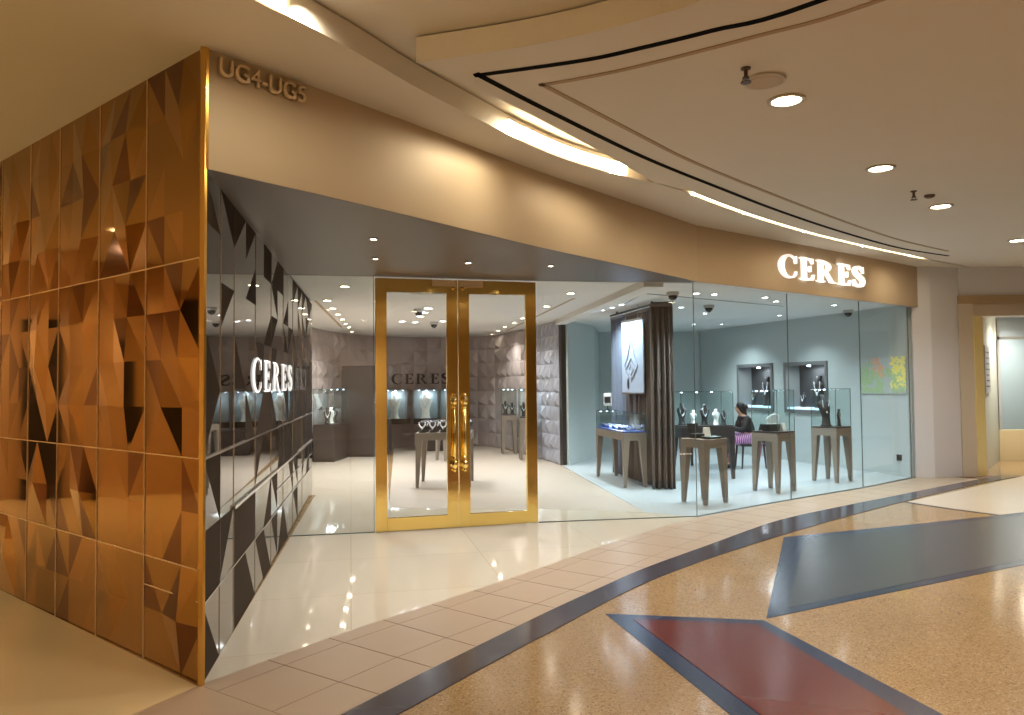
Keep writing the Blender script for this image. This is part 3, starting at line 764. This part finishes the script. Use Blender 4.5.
# window tables
Z85 = .855
T2 = table((2.54, 10.15, .005), math.radians(33), .43, .43, .85, 'small taupe table nearest the glass joint, a black tray and white card on top')
T3 = table((3.81, 11.15, .005), math.radians(37), .44, .44, .85, 'small taupe table in the middle of the window under a glittering case')
T4 = table((5.09, 12.18, .005), math.radians(36), .44, .44, .85, 'small taupe table nearest the pillar under a glass case with a black bust')
case((3.81, 11.15, .856), math.radians(37), .43, .43, .60, 'tall glass case with a glittering silver piece on the middle window table', 2.5)
case((5.09, 12.18, .856), math.radians(36), .43, .43, .60, 'tall glass case holding a black bust on the table nearest the pillar', .5)
bust((5.02, 12.20, .881), math.radians(20), .50, M_bustb, 'large leaning black bust with a necklace inside the glass case near the pillar', .18, jewel=M_jewel)
bust((5.20, 12.14, .881), math.radians(50), .27, M_bustb, 'short black bust beside the large leaning one in the glass case', 0, jewel=M_jewel)
t = thing('jewelled_tiara', 'glittering silver tiara on a black block in the middle window case', 'jewellery', (3.79, 11.13, .881), math.radians(25))
MB().box((0, 0, .05), (.26, .16, .10)).build('display_block', M_bustb, t, bevel=.01)
o = MB()
for k in range(15):
    a = PI*(.05+.9*k/14); hh = .05+.09*math.sin(a)
    o.tube([(.11*math.cos(a), -.05*math.sin(a), .10), (.115*math.cos(a), -.055*math.sin(a), .10+hh)], .005, 6)
    o.ball((.115*math.cos(a), -.055*math.sin(a), .10+hh), .013, 1, 6, 4)
o.tube([(.11*math.cos(PI*k/16), -.05*math.sin(PI*k/16), .105) for k in range(17)], .008, 6)
o.build('crown', M_jewelg, t)
def card(loc, rz, w, h, label, m_=M_card):
    t = thing('price_card', label, 'card', loc, rz)
    MB().hexa([(-w/2, -.02, .002), (w/2, -.02, .002), (w/2, -.014, .002), (-w/2, -.014, .002)], [(-w/2, .01, h), (w/2, .01, h), (w/2, .016, h), (-w/2, .016, h)]).build('face', m_, t)
    MB().hexa([(-w/2, .04, .002), (w/2, .04, .002), (w/2, .046, .002), (-w/2, .046, .002)], [(-w/2, .0125, h*.96), (w/2, .0125, h*.96), (w/2, .0165, h*.96), (-w/2, .0165, h*.96)]).build('strut', m_, t)
card((3.93, 11.05, .881), math.radians(25), .07, .12, 'small white card beside the tiara in the middle window case')
# things on the nearest table
t = thing('jewellery_box', 'open black jewellery box at the left of the nearest window table', 'box', (2.46, 10.20, .856), math.radians(20))
MB().box((0, 0, .03), (.16, .14, .06)).build('body', M_bustb, t, bevel=.005)
MB().hexa([(-.08, .066, .06), (.08, .066, .06), (.08, .08, .06), (-.08, .08, .06)], [(-.08, .09, .19), (.08, .09, .19), (.08, .105, .19), (-.08, .105, .19)]).build('lid', M_bustb, t)
card((2.60, 10.20, .856), math.radians(20), .10, .14, 'white card standing on the nearest window table')
t = thing('display_tray', 'flat glass topped tray lying on the nearest window table', 'tray', (2.62, 10.06, .856), math.radians(33))
MB().box((0, 0, .012), (.22, .16, .022)).build('tray_base', M_bustb, t)
MB().box((0, 0, .027), (.21, .15, .006)).build('tray_glass', mat('pale tray glass', (150, 180, 178), .1), t)

# table by the curtain with the blue lit case
rT1 = ang((1.42, 13.08), (1.68, 11.58))+PI/2
T1 = table((1.735, 12.36, .005), rT1, .37, 1.5, .83, 'long taupe table in front of the brown curtain under a low blue lit case')
case((1.735, 12.36, .836), rT1, .36, 1.46, .28, 'low glass case with blue velvet and jewels in front of the brown curtain', 5, M_blue)
ax = Vector((math.cos(rT1), math.sin(rT1))); ay = Vector((-ax.y, ax.x))
for k in range(9):
    p = Vector((1.735, 12.36))+ay*(-.60+.15*k)+ax*(.06 if k % 2 else -.05)
    t = thing('necklace_pad', 'blue velvet pad with a silver necklace, %s in the blue lit case' % ['nearest', 'second nearest', 'third nearest', 'fourth nearest', 'exactly midway', 'fourth farthest', 'third farthest', 'second farthest', 'farthest'][k], 'jewellery pad', (p.x, p.y, .861), rT1+.3*(k % 3))
    MB().hexa([(-.05, -.06, 0), (.05, -.06, 0), (.05, .06, 0), (-.05, .06, 0)], [(-.045, -.05, .015), (.045, -.05, .015), (.045, .055, .06), (-.045, .055, .06)]).build('pad', M_blue, t)
    o = MB()
    for j in range(11):
        a = PI*j/10; o.ball((.03*math.cos(a), .03-.06*math.sin(a), .052-.025*math.sin(a)), .007, 1, 6, 4)
    o.build('necklace', M_jewelg if k % 3 == 0 else M_jewel, t)
t = thing('sign_holder', 'small framed card on a stem behind the low blue lit case', 'sign', (1.63, 13.03, .864+.28), rT1-.4)
MB().lathe([(.04, -.0), (.04, .012), (.008, .02), (.008, .09)], n=12).build('stem', M_dark, t)
MB().box((0, 0, .18), (.14, .016, .22)).build('frame', M_vent, t)
MB().box((0, -.010, .17), (.10, .004, .10)).build('card', M_dark, t)
MB().box((0, -.010, .255), (.10, .004, .05)).build('heading', M_card, t)

# counter behind with case and busts
T5 = table((3.16, 12.72, .005), math.radians(8), .92, .5, .86, 'long dark fronted display table behind the nearest window table', m_=M_tabled, apron=.14)
case((3.16, 12.72, .866), math.radians(8), .90, .48, .56, 'wide glass case of jewels behind the nearest window table', 6)
for k, (x, mm, s) in enumerate(((2.82, M_bustb, .36), (3.02, M_bustw, .24), (3.20, M_bustb, .34), (3.40, M_bustw, .26), (3.52, M_bustb, .24))):
    bust((x, 12.70+.03*(k % 2), .89), math.radians(10), s, mm, ['tall black bust at the curtain end of the wide glass case', 'low white bust next to the tall black one in the wide glass case', 'black bust in the middle of the wide glass case', 'white bust right of centre in the wide glass case', 'small black bust at the far right of the wide glass case'][k], 0, jewel=M_jewel)

# centre table seen through the doors
TC = table((-1.08, 12.22, .005), 0, .86, .84, .85, 'taupe table seen through the left gold door, covered with black display pads')
lab_r = ['front', 'second', 'third', 'back']; lab_c = ['leftmost', 'left of the middle', 'middle', 'right of the middle', 'rightmost']
pad = None
for r_ in range(4):
    for c_ in range(5):
        lb = 'black stand with silver jewels, %s, %s row on the centre table' % (lab_c[c_], lab_r[r_])
        loc = (-1.41+.165*c_+.02*(r_ % 2), 11.90+.2*r_, .856); rzp = .2*math.sin(3*r_+5*c_)
        if pad is None:
            pad = thing('jewellery_stand', lb, 'jewellery stand', loc, rzp, 'black stands on the centre table')
            MB().loft([(0, .06, .05, 0, 0), (.015, .06, .05, 0, 0), (.03, .04, .025, 0, 0), (.09, .065, .03, 0, .01), (.14, .07, .026, 0, .02), (.17, .045, .02, 0, .025)], 14).build('form', M_bustb, pad, True)
            o = MB()
            for j in range(11):
                a = PI*j/10; o.ball((.048*math.cos(a), -.022, .15-.07*math.sin(a)), .013, 1, 6, 4)
            o.ball((0, -.03, .07), .018, 1.3, 6, 5); o.build('necklace', M_jewel, pad)
        else:
            cp = copy_thing(pad, loc, rzp); cp['label'] = lb
table((-1.38, 16.05, .005), math.radians(40), .36, .36, .85, 'small taupe table farther back behind the centre table')
t = thing('storage_cabinet', 'low charcoal cabinet standing under the white busts at the back wall', 'cabinet', (-1.75, 18.6, .006), 0)
MB().box((0, 0, .30), (1.0, .45, .56)).build('body', M_pylon, t); MB().box((0, 0, .02), (.94, .40, .04)).build('plinth', M_dark, t)
for sx in (-1, 1): MB().box((sx*.245, -.232, .31), (.47, .016, .50)).build('door', M_pylon, t)

# tables by the lit facet wall
table((-.09, 17.55, .005), math.radians(5), .34, .34, .88, 'taupe side table under a jewel case, the farther of two by the faceted wall')
table((.31, 16.15, .005), math.radians(5), .34, .34, .88, 'taupe side table under a jewel case, the nearer of two by the faceted wall')
for (x, y, w_) in ((-.09, 17.55, 'farther'), (.31, 16.15, 'nearer')):
    case((x, y, .886), math.radians(5), .335, .335, .58, 'glass case on the %s side table by the faceted wall' % w_, 2)
    for k, (dx, mm) in enumerate(((-.075, M_bustb), (.08, M_bustb))):
        bust((x+dx, y, .912), .1, .30-.04*k, mm, '%s black bust in the case on the %s side table' % (('taller', 'shorter')[k], w_), jewel=M_jewelg)

# back wall busts in wall cases
for k, x in enumerate((-2.95, -2.17, -1.55)):
    w_ = .62 if k < 2 else .5
    c = case((x, 19.05, .74), 0, w_, .36, .72, ['wall case at the back holding the white bust on the left', 'wall case at the back holding the second white bust', 'empty looking wall case half hidden behind the gold door stiles'][k], 5 if k < 2 else 2, M_pylon, 'wall_case')
    MB().box((0, .19, .36), (w_, .02, .76)).build('back_panel', mat('case back', (150, 152, 160), .5), c)
    MB().box((0, .30, -.06), (w_, .60, .12)).build('bracket', M_pylon, c)
    if k < 2: bust((x, 19.03, .765), 0, .66, M_bustw, ['glowing white bust with a fine necklace, left of the pair at the back', 'glowing white bust with a fine necklace, right of the pair at the back'][k], jewel=M_jewel)

# pylon, plinth and case at the left back
t = thing('display_pylon', 'tall charcoal slab standing left of the doors inside the shop', 'cabinet', (-3.45, 17.2, .006), math.radians(-6))
MB().box((0, 0, 1.04), (.74, .34, 2.0)).build('body', M_pylon, t, bevel=.006); MB().box((0, 0, .02), (.68, .30, .04)).build('plinth', M_dark, t)
MB().box((0, -.172, 1.04), (.70, .004, 1.94)).build('front_panel', M_pylon, t)
t = thing('plinth_cabinet', 'dark plinth under the glass case left of the tall charcoal slab', 'cabinet', (-3.92, 16.45, .006), math.radians(-4))
MB().box((0, 0, .41), (.46, 1.0, .70)).build('body', M_pylon, t); MB().box((0, 0, .03), (.42, .94, .06)).build('kick', M_dark, t)
case((-3.92, 16.45, .768), math.radians(-4), .45, .98, .74, 'glass case on the dark plinth left of the tall charcoal slab', 4)
for k in range(3):
    bust((-3.92, 16.13+.30*k, .793), .2, .34, (M_bustb, M_bustw, M_bustb)[k], ['black bust at the front of the plinth case', 'white bust in the middle of the plinth case', 'black bust at the back of the plinth case'][k], jewel=M_jewelg)
t = thing('low_cabinet', 'low dark cabinet just right of the tall charcoal slab', 'cabinet', (-3.02, 17.75, .006), 0)
MB().box((0, 0, .42), (.34, .4, .78)).build('body', M_pylon, t); MB().box((0, 0, .02), (.30, .36, .04)).build('kick', M_dark, t)

# ------------------------------------------------------------------ curtain, rail, poster
def curtain(a, b, folds, amp, z0, z1, m_, label, seed):
    rnd = random.Random(seed); L = dist(a, b); t = Vector((b[0]-a[0], b[1]-a[1]))/L; n = Vector((t.y, -t.x))
    o = bpy.data.objects.new('x', None)
    c = thing('curtain', label, 'curtain', (a[0], a[1], 0))
    NU = folds*10; NZ = 14; g = []
    for j in range(NZ+1):
        z = z0+(z1-z0)*j/NZ; row = []
        for i in range(NU+1):
            s = i/NU; fl = .55+.45*(1-j/NZ)**.5
            d = amp*fl*math.sin(2*PI*folds*s+.4*math.sin(7*s+j*.12))+amp*.3*math.sin(2*PI*folds*2.3*s+1+seed)
            p = t*(L*s)+n*d; row.append((p.x, p.y, z))
        g.append(row)
    m = MB(); vs = [[m.bm.verts.new(p) for p in r] for r in g]
    for j in range(NZ):
        for i in range(NU): m.bm.faces.new((vs[j][i], vs[j][i+1], vs[j+1][i+1], vs[j+1][i]))
    d = m.build('drape', m_, c, True, recalc=True)
    s_ = d.modifiers.new('thick', 'SOLIDIFY'); s_.thickness = .012; s_.offset = 0
    MB().prism(strip([(0, 0), (t.x*L, t.y*L)], -.03, .03), z1-.0, z1+.05).build('heading_tape', m_, c)
    return c
curtain((1.80, 13.62), (1.93, 12.98), 5, .035, .012, 2.72, M_curtblue, 'curtain panel with bluish light painted in, left of the hanging poster', 1)
curtain((1.95, 12.9), (2.17, 11.72), 6, .045, .012, 2.72, M_curtain, 'brown curtain panel directly behind the hanging poster', 2)
curtain((2.09, 11.44), (2.42, 11.40), 4, .055, .012, 2.74, M_curtain, 'gathered brown curtain nearest the glass, right of the hanging poster', 3)
t = thing('curtain_rail', 'slim dark ceiling rail carrying the curtains', 'rail', (2.0, 12.5, 2.775))
MB().prism(strip([(-.22, 1.15), (.16, -.75), (.12, -1.02), (.44, -1.10)], -.015, .015), .02, .045).build('track', M_dark, t)
MB().box((-.15, .8, .058), (.03, .03, .034)).box((.16, -.85, .058), (.03, .03, .034)).build('bracket', M_dark, t)
PL, PR = (1.835, 12.61), (2.06, 11.87)
t = thing('hanging_poster', 'tall white poster of a pendant drawing hanging before the curtain', 'poster', (PL[0], PL[1], 1.42), ang(PL, PR)); PW = dist(PL, PR)
MB().box((PW/2, 0, .60), (PW, .02, 1.16)).build('panel', M_poster, t)
MB().box((PW/2, 0, 1.19), (PW, .035, .025)).build('top_bar', M_steel, t)
MB().box((PW/2, 0, .012), (PW, .035, .025)).build('bottom_bar', M_steel, t)
for x in (.2, .75): MB().tube([(PW*x, 0, 1.2), (PW*x, 0, 1.43)], .006, 6).build('hanger', M_steel, t)
o = MB(); c0 = PW*.45
for sx in (-1, 1):
    for q in (((.0, .58), (.20, .40), (.10, .30), (0, .26)), ((.02, .85), (.12, .62), (.24, .46), (.0, .22)), ((0, .48), (.08, .40), (0, .32))):
        o.tube([(c0+sx*p[0], -.014, p[1]) for p in q], .006, 5)
o.build('drawing', M_pline, t)
MB().lathe([(0, -.10), (.035, -.06), (.04, 0), (.03, .06), (0, .10)], (c0-.12, -.012, .17), 12, 1, .2).build('pendant_image', M_pdark, t)

# ------------------------------------------------------------------ recessed wall displays
for k, (u0, u1) in enumerate(niches):
    lb = ['framed recessed display nearer the pillar, holding a V shaped necklace', 'framed recessed display farther left above the seated person'][k]
    p = rp((u0+u1)/2); t = thing('wall_display', lb, 'display case', (p[0], p[1], zz0), rzR)
    W_, H_ = u1-u0, zz1-zz0
    # local x along the wall, local +y into the room
    o = MB(); fw = .07
    for sx in (-1, 1): o.box((sx*(W_/2+.0), .012, H_/2), (fw, .03, H_+fw))
    o.box((0, .012, H_), (W_, .03, fw)); o.box((0, .012, 0), (W_, .03, fw))
    o.build('frame', mat('frame grey', (122, 124, 124), .4, .2), t)
    MB().box((0, -.325, H_/2), (W_-.04, .01, H_-.04)).build('back_panel', mat('display back', (58, 60, 62), .5), t)
    for sx in (-1, 1): MB().box((sx*(W_/2-.02), -.165, H_/2), (.01, .31, H_-.08)).build('side_panel', mat('display side', (120, 124, 122), .5), t)
    MB().box((0, -.16, .06), (W_-.06, .30, .04)).build('shelf', M_ledc if False else mat('lit shelf', (190, 215, 235), .2, emit=.9, ecol=(190, 222, 255)), t)
    MB().lathe([(.03, 0), (.04, .02), (.03, .03)], (.1, -.17, H_-.06), 12).build('spotlight', M_ledblue, t)
    lamp('AREA', (rp((u0+u1)/2, -.08)[0], rp((u0+u1)/2, -.08)[1], zz1-.07), 6, (.85, .94, 1), .3)
    for n, (du, s, m2) in enumerate(((-.2, .62, M_bustb), (.28, .30, M_bustb))):
        q = rp((u0+u1)/2+du, -.17)
        b = bust((q[0], q[1], zz0+.081), rzR+PI, s, m2, ('tall black bust with a bright necklace in the ' if n == 0 else 'low black bust in the ')+['recess nearer the pillar', 'recess above the seated person'][k], jewel=M_jewelg)

# glass reflection of foliage, painted as leaf shapes on a wall panel
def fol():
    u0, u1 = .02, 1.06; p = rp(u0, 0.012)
    t = thing('foliage_reflection', 'painted panel of a yellow and green foliage reflection beside the pillar', 'reflection', (p[0], p[1], 1.37), rzR)
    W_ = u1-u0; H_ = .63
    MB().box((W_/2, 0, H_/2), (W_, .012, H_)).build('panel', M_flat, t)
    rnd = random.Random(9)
    for nm, m_, n, reg in (('reflected_yellow_leaves', M_reflyellow, 110, ((.0, .30), (.12, .63))), ('reflected_green_leaves', M_reflgreen, 230, ((.02, 1.04), (.02, .42))), ('reflected_orange_blooms', M_reflorange, 34, ((.5, .72), (.3, .6)))):
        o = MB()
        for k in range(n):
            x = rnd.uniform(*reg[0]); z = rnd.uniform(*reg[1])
            if nm == 'reflected_green_leaves':
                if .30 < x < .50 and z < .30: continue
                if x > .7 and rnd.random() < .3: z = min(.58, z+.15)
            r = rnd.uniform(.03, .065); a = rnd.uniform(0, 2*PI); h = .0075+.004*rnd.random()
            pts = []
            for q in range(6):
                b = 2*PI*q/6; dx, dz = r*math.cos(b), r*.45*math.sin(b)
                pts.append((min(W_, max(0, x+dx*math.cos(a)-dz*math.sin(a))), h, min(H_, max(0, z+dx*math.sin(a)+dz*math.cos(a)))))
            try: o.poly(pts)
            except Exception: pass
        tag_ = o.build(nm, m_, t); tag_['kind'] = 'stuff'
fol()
p = rp(.22, .008)
t = thing('wall_socket', 'small dark socket plate low on the wall beside the pillar', 'socket', (p[0], p[1], .26), rzR)
MB().box((0, 0, .05), (.10, .012, .10)).build('plate', M_dark, t); MB().lathe([(.03, -.004), (.03, .004)], (0, .008, .05), 12, 1, .3).build('face', M_black, t)

# ------------------------------------------------------------------ ceiling fittings in the shop
NUM = ['first', 'second', 'third', 'fourth', 'fifth', 'sixth', 'seventh', 'eighth', 'ninth']
LROW = [(-2.09, 9.51), (-2.69, 11.05), (-2.88, 12.2), (-3.03, 13.23), (-3.18, 14.24), (-3.35, 15.28), (-3.48, 16.2), (-3.7, 17.56)]
RROW = [(.82, 10.47), (.57, 12.2), (.21, 14.39), (.05, 15.43), (-.15, 16.48), (-.31, 17.69), (-.49, 18.91)]
MROW = [(-1.36, 12.34), (-1.50, 13.02), (-1.66, 13.77), (-2.14, 14.81), (-1.92, 15.07), (-1.35, 14.9)]
for nm, row, e in (('left', LROW, 64), ('right', RROW, 64), ('middle', MROW, 62)):
    for k, p in enumerate(row):
        downlight((p[0], p[1], ZI), '%s downlight from the doors, %s row of the shop ceiling' % (NUM[k], nm), .055 if nm != 'middle' else .07, M_led if nm != 'middle' else M_ledc, name='shop_downlight')
        if nm == 'middle' or k < len(row)-1: lamp('SPOT', (p[0], p[1], ZI-.03), e, NEUT if nm != 'middle' else (.97, .97, 1), .05, 2.3, .8)
ROOM = [((2.59, 10.61), 'nearest the second glass joint, left of a pair'), ((2.88, 10.76), 'nearest the second glass joint, right of a pair'), ((3.75, 11.2), 'above the middle window table, left of a pair'), ((4.11, 11.77), 'above the middle window table, right of a pair'),
        ((5.30, 12.45), 'above the window table nearest the pillar'), ((2.81, 12.57), 'above the wide jewel case'), ((3.5, 13.71), 'behind the wide jewel case'), ((4.53, 16.35), 'before the far recessed display'), ((3.91, 16.28), 'deepest of the window room'),
        ((1.55, 12.95), 'at the far end above the poster'), ((1.66, 12.5), 'in the middle above the poster'), ((1.75, 12.05), 'at the near end above the poster'), ((5.05, 14.3), 'before the recessed display nearer the pillar')]
for p, lb in ROOM:
    downlight((p[0], p[1], ZI), 'cool spotlight in the shop ceiling %s' % lb, .05, M_ledc, name='room_spotlight')
    lamp('SPOT', (p[0], p[1], ZI-.03), 76, COOL, .05, 2.2, .8)
def dome(p, label, z=ZI):
    t = thing('ceiling_camera', label, 'camera', (p[0], p[1], z))
    MB().lathe([(.085, 0), (.085, -.03), (.075, -.05)], n=20).build('housing', M_cam, t, False)
    MB().lathe([(.065, -.05), (.06, -.08), (.042, -.105), (.02, -.117), (0, -.12)], n=20).build('dome', M_domeb, t, True)
dome((2.23, 10.47), 'dome camera on the ceiling directly above the gathered curtain')
dome((3.2, 12.29), 'dome camera on the ceiling right of the first glass joint')
dome((-1.53, 12.49), 'dome camera seen through the left gold door, the nearer one')
dome((-1.55, 15.12), 'dome camera seen through the left gold door, the farther one')
dome((5.95, 13.4), 'dome camera on the ceiling above the foliage reflection')
t = thing('air_vent', 'square grey air vent in the shop ceiling behind the doors', 'vent', (-1.07, 10.1, ZI), .15)
MB().box((0, 0, -.006), (.55, .55, .012)).build('frame', M_vent, t)
o = MB()
for k in range(8): o.box((0, -.2+.057*k, -.016), (.46, .03, .008))
o.build('slats', M_cam, t)

# ------------------------------------------------------------------ desk, chair, person
t = thing('small_desk', 'small dark desk in front of the seated person', 'desk', (3.72, 14.25, .005), 0)
MB().box((0, 0, .71), (.62, .9, .04)).build('desktop', M_tabled, t); MB().box((-.14, 0, .62), (.28, .8, .12)).build('drawer', M_tabled, t)
for sx in (-1, 1):
    for sy in (-1, 1): MB().box((sx*.28, sy*.42, .345), (.045, .045, .69)).build('leg', M_tabled, t)
t = thing('black_chair', 'black chair carrying the seated person', 'chair', (4.42, 14.2, .005), 0)
MB().box((0, 0, .43), (.44, .44, .05)).build('seat', M_chair, t, bevel=.012)
MB().hexa([(.19, -.2, .46), (.22, -.2, .46), (.22, .2, .46), (.19, .2, .46)], [(.25, -.19, .80), (.28, -.19, .80), (.28, .19, .80), (.25, .19, .80)]).build('backrest', M_chair, t)
for sx in (-1, 1):
    for sy in (-1, 1): MB().tube([(sx*.19, sy*.19, .41), (sx*.22, sy*.21, .0)], [.02, .014], 8).build('leg', M_chair, t)

def skinned(name, verts, edges, radii, m_, parent, sub=2, root=0):
    me = bpy.data.meshes.new(name); me.from_pydata(verts, edges, []); me.materials.append(m_)
    o = bpy.data.objects.new(name, me); COL.objects.link(o)
    if parent: o.parent = parent
    md = o.modifiers.new('skin', 'SKIN')
    if not me.skin_vertices: 
        bpy.context.view_layer.objects.active = o
    md.use_smooth_shade = True
    sv = me.skin_vertices[0].data if me.skin_vertices else None
    if sv is None:
        me.attributes
    for i, r in enumerate(radii): sv[i].radius = (r, r) if not isinstance(r, tuple) else r
    sv[root].use_root = True
    s = o.modifiers.new('sub', 'SUBSURF'); s.levels = sub; s.render_levels = sub
    return o
# person faces -x; local origin on floor under the seat
pr = thing('person', 'seated person in a black top and pink plaid skirt bending over the desk', 'person', (4.40, 14.2, .005))
V = []; Ed = []; Rd = []
def add(p, r, par=None):
    V.append(p); Rd.append(r)
    if par is not None: Ed.append((par, len(V)-1))
    return len(V)-1
pel = add((.02, 0, .52), .13); sp1 = add((-.01, 0, .66), .115, pel); sp2 = add((-.06, 0, .80), .13, sp1); sp3 = add((-.10, 0, .92), .11, sp2)
nk = add((-.125, 0, .99), .05, sp3); hd0 = add((-.155, 0, 1.04), .062, nk); hd1 = add((-.165, 0, 1.10), .083, hd0); hd2 = add((-.15, 0, 1.165), .068, hd1)
ns = add((-.252, 0, 1.085), .013, hd1)
for s in (-1, 1):
    sh = add((-.09, s*.165, .90), .058, sp3); el = add((-.18, s*.22, .70), .042, sh); wr = add((-.40, s*.12, .755), .028, el); pm = add((-.465, s*.10, .765), .03, wr)
    for f in range(4): a_ = add((-.505, s*(.10+.022*(f-1.5)), .768), .009, pm); b_ = add((-.535+.006*abs(f-1.5), s*(.10+.024*(f-1.5)), .758), .008, a_)
    th = add((-.475, s*.065, .77), .009, pm); add((-.50, s*.05, .762), .008, th)
    hp_ = add((-.05, s*.10, .52), .092, pel); kn = add((-.40, s*.11, .52), .062, hp_); an = add((-.36, s*.11, .11), .038, kn); add((-.46, s*.11, .05), .032, an)
skinned('body', V, Ed, Rd, M_skin, pr)
V = []; Ed = []; Rd = []
a0 = add((.02, 0, .54), .15); a1 = add((-.01, 0, .67), .135, a0); a2 = add((-.06, 0, .80), .15, a1); a3 = add((-.10, 0, .915), .125, a2); add((-.118, 0, .965), .07, a3)
for s in (-1, 1):
    b1 = add((-.09, s*.165, .90), .074, a3); b2 = add((-.18, s*.22, .70), .058, b1); add((-.375, s*.13, .75), .042, b2)
skinned('top', V, Ed, Rd, M_sweater, pr)
o = MB(); o.loft([(.42, .16, .20, .02, 0), (.50, .20, .22, .0, 0), (.58, .17, .19, .0, 0), (.62, .14, .16, .02, 0)], 20)
for s in (-1, 1): o.tube([(-.02, s*.10, .53), (-.22, s*.11, .535), (-.40, s*.115, .53), (-.42, s*.115, .40), (-.40, s*.12, .22)], [.12, .115, .095, .09, .085], 12)
o.tube([(.12, -.20, .56), (.10, -.235, .40), (.06, -.25, .14)], [.05, .07, .05], 10)
o.build('skirt', M_plaid, pr, True)
o = MB(); o.loft([(.95, .03, .06, -.055, 0), (1.00, .05, .075, -.085, 0), (1.05, .075, .09, -.115, 0), (1.10, .085, .096, -.13, 0), (1.16, .088, .092, -.14, 0), (1.205, .06, .065, -.145, 0), (1.225, .02, .02, -.145, 0)], 18); o.ball((-.055, 0, 1.13), .05, 1, 10, 8)
o.build('hair', M_hair, pr, True)
for s in (-1, 1): MB().ball((-.237, s*.03, 1.112), .011, 1, 8, 6).build('eye', M_hair, pr, True)
for s in (-1, 1): MB().loft([(.005, .10, .045, -.44, s*.11), (.05, .09, .042, -.43, s*.11), (.09, .05, .04, -.385, s*.11)], 12).build('shoe', M_chair, pr, True)

# ------------------------------------------------------------------ ambient, camera, colour management
w = bpy.data.worlds.new('mall air'); S.world = w; w.use_nodes = True
w.node_tree.nodes['Background'].inputs[0].default_value = (1, .86, .66, 1)
w.node_tree.nodes['Background'].inputs[1].default_value = .02
P_, R_ = math.atan((384-357.5)/760), .0095
fw = Vector((0, math.cos(P_), math.sin(P_))); r0 = Vector((1, 0, 0)); u0 = Vector((0, -math.sin(P_), math.cos(P_)))
rt = r0*math.cos(R_)-u0*math.sin(R_); up = u0*math.cos(R_)+r0*math.sin(R_)
cam = bpy.data.cameras.new('camera'); co = bpy.data.objects.new('camera', cam); COL.objects.link(co)
cam.sensor_fit = 'HORIZONTAL'; cam.sensor_width = 36; cam.lens = 36*760/1024; cam.clip_start = .05
mw = Matrix((rt, up, -fw)).transposed().to_4x4(); mw.translation = (0, 0, 1.6); co.matrix_world = mw
S.camera = co
vs = S.view_settings
vs.view_transform = 'Standard'; vs.look = 'None'; vs.exposure = 0.86; vs.gamma = 1; vs.use_curve_mapping = False
S.cycles.max_bounces = 10; S.cycles.glossy_bounces = 6; S.cycles.transparent_max_bounces = 32; S.cycles.diffuse_bounces = 4
S.cycles.sample_clamp_indirect = 6; S.cycles.use_denoising = True
S.cycles.caustics_reflective = False; S.cycles.caustics_refractive = False
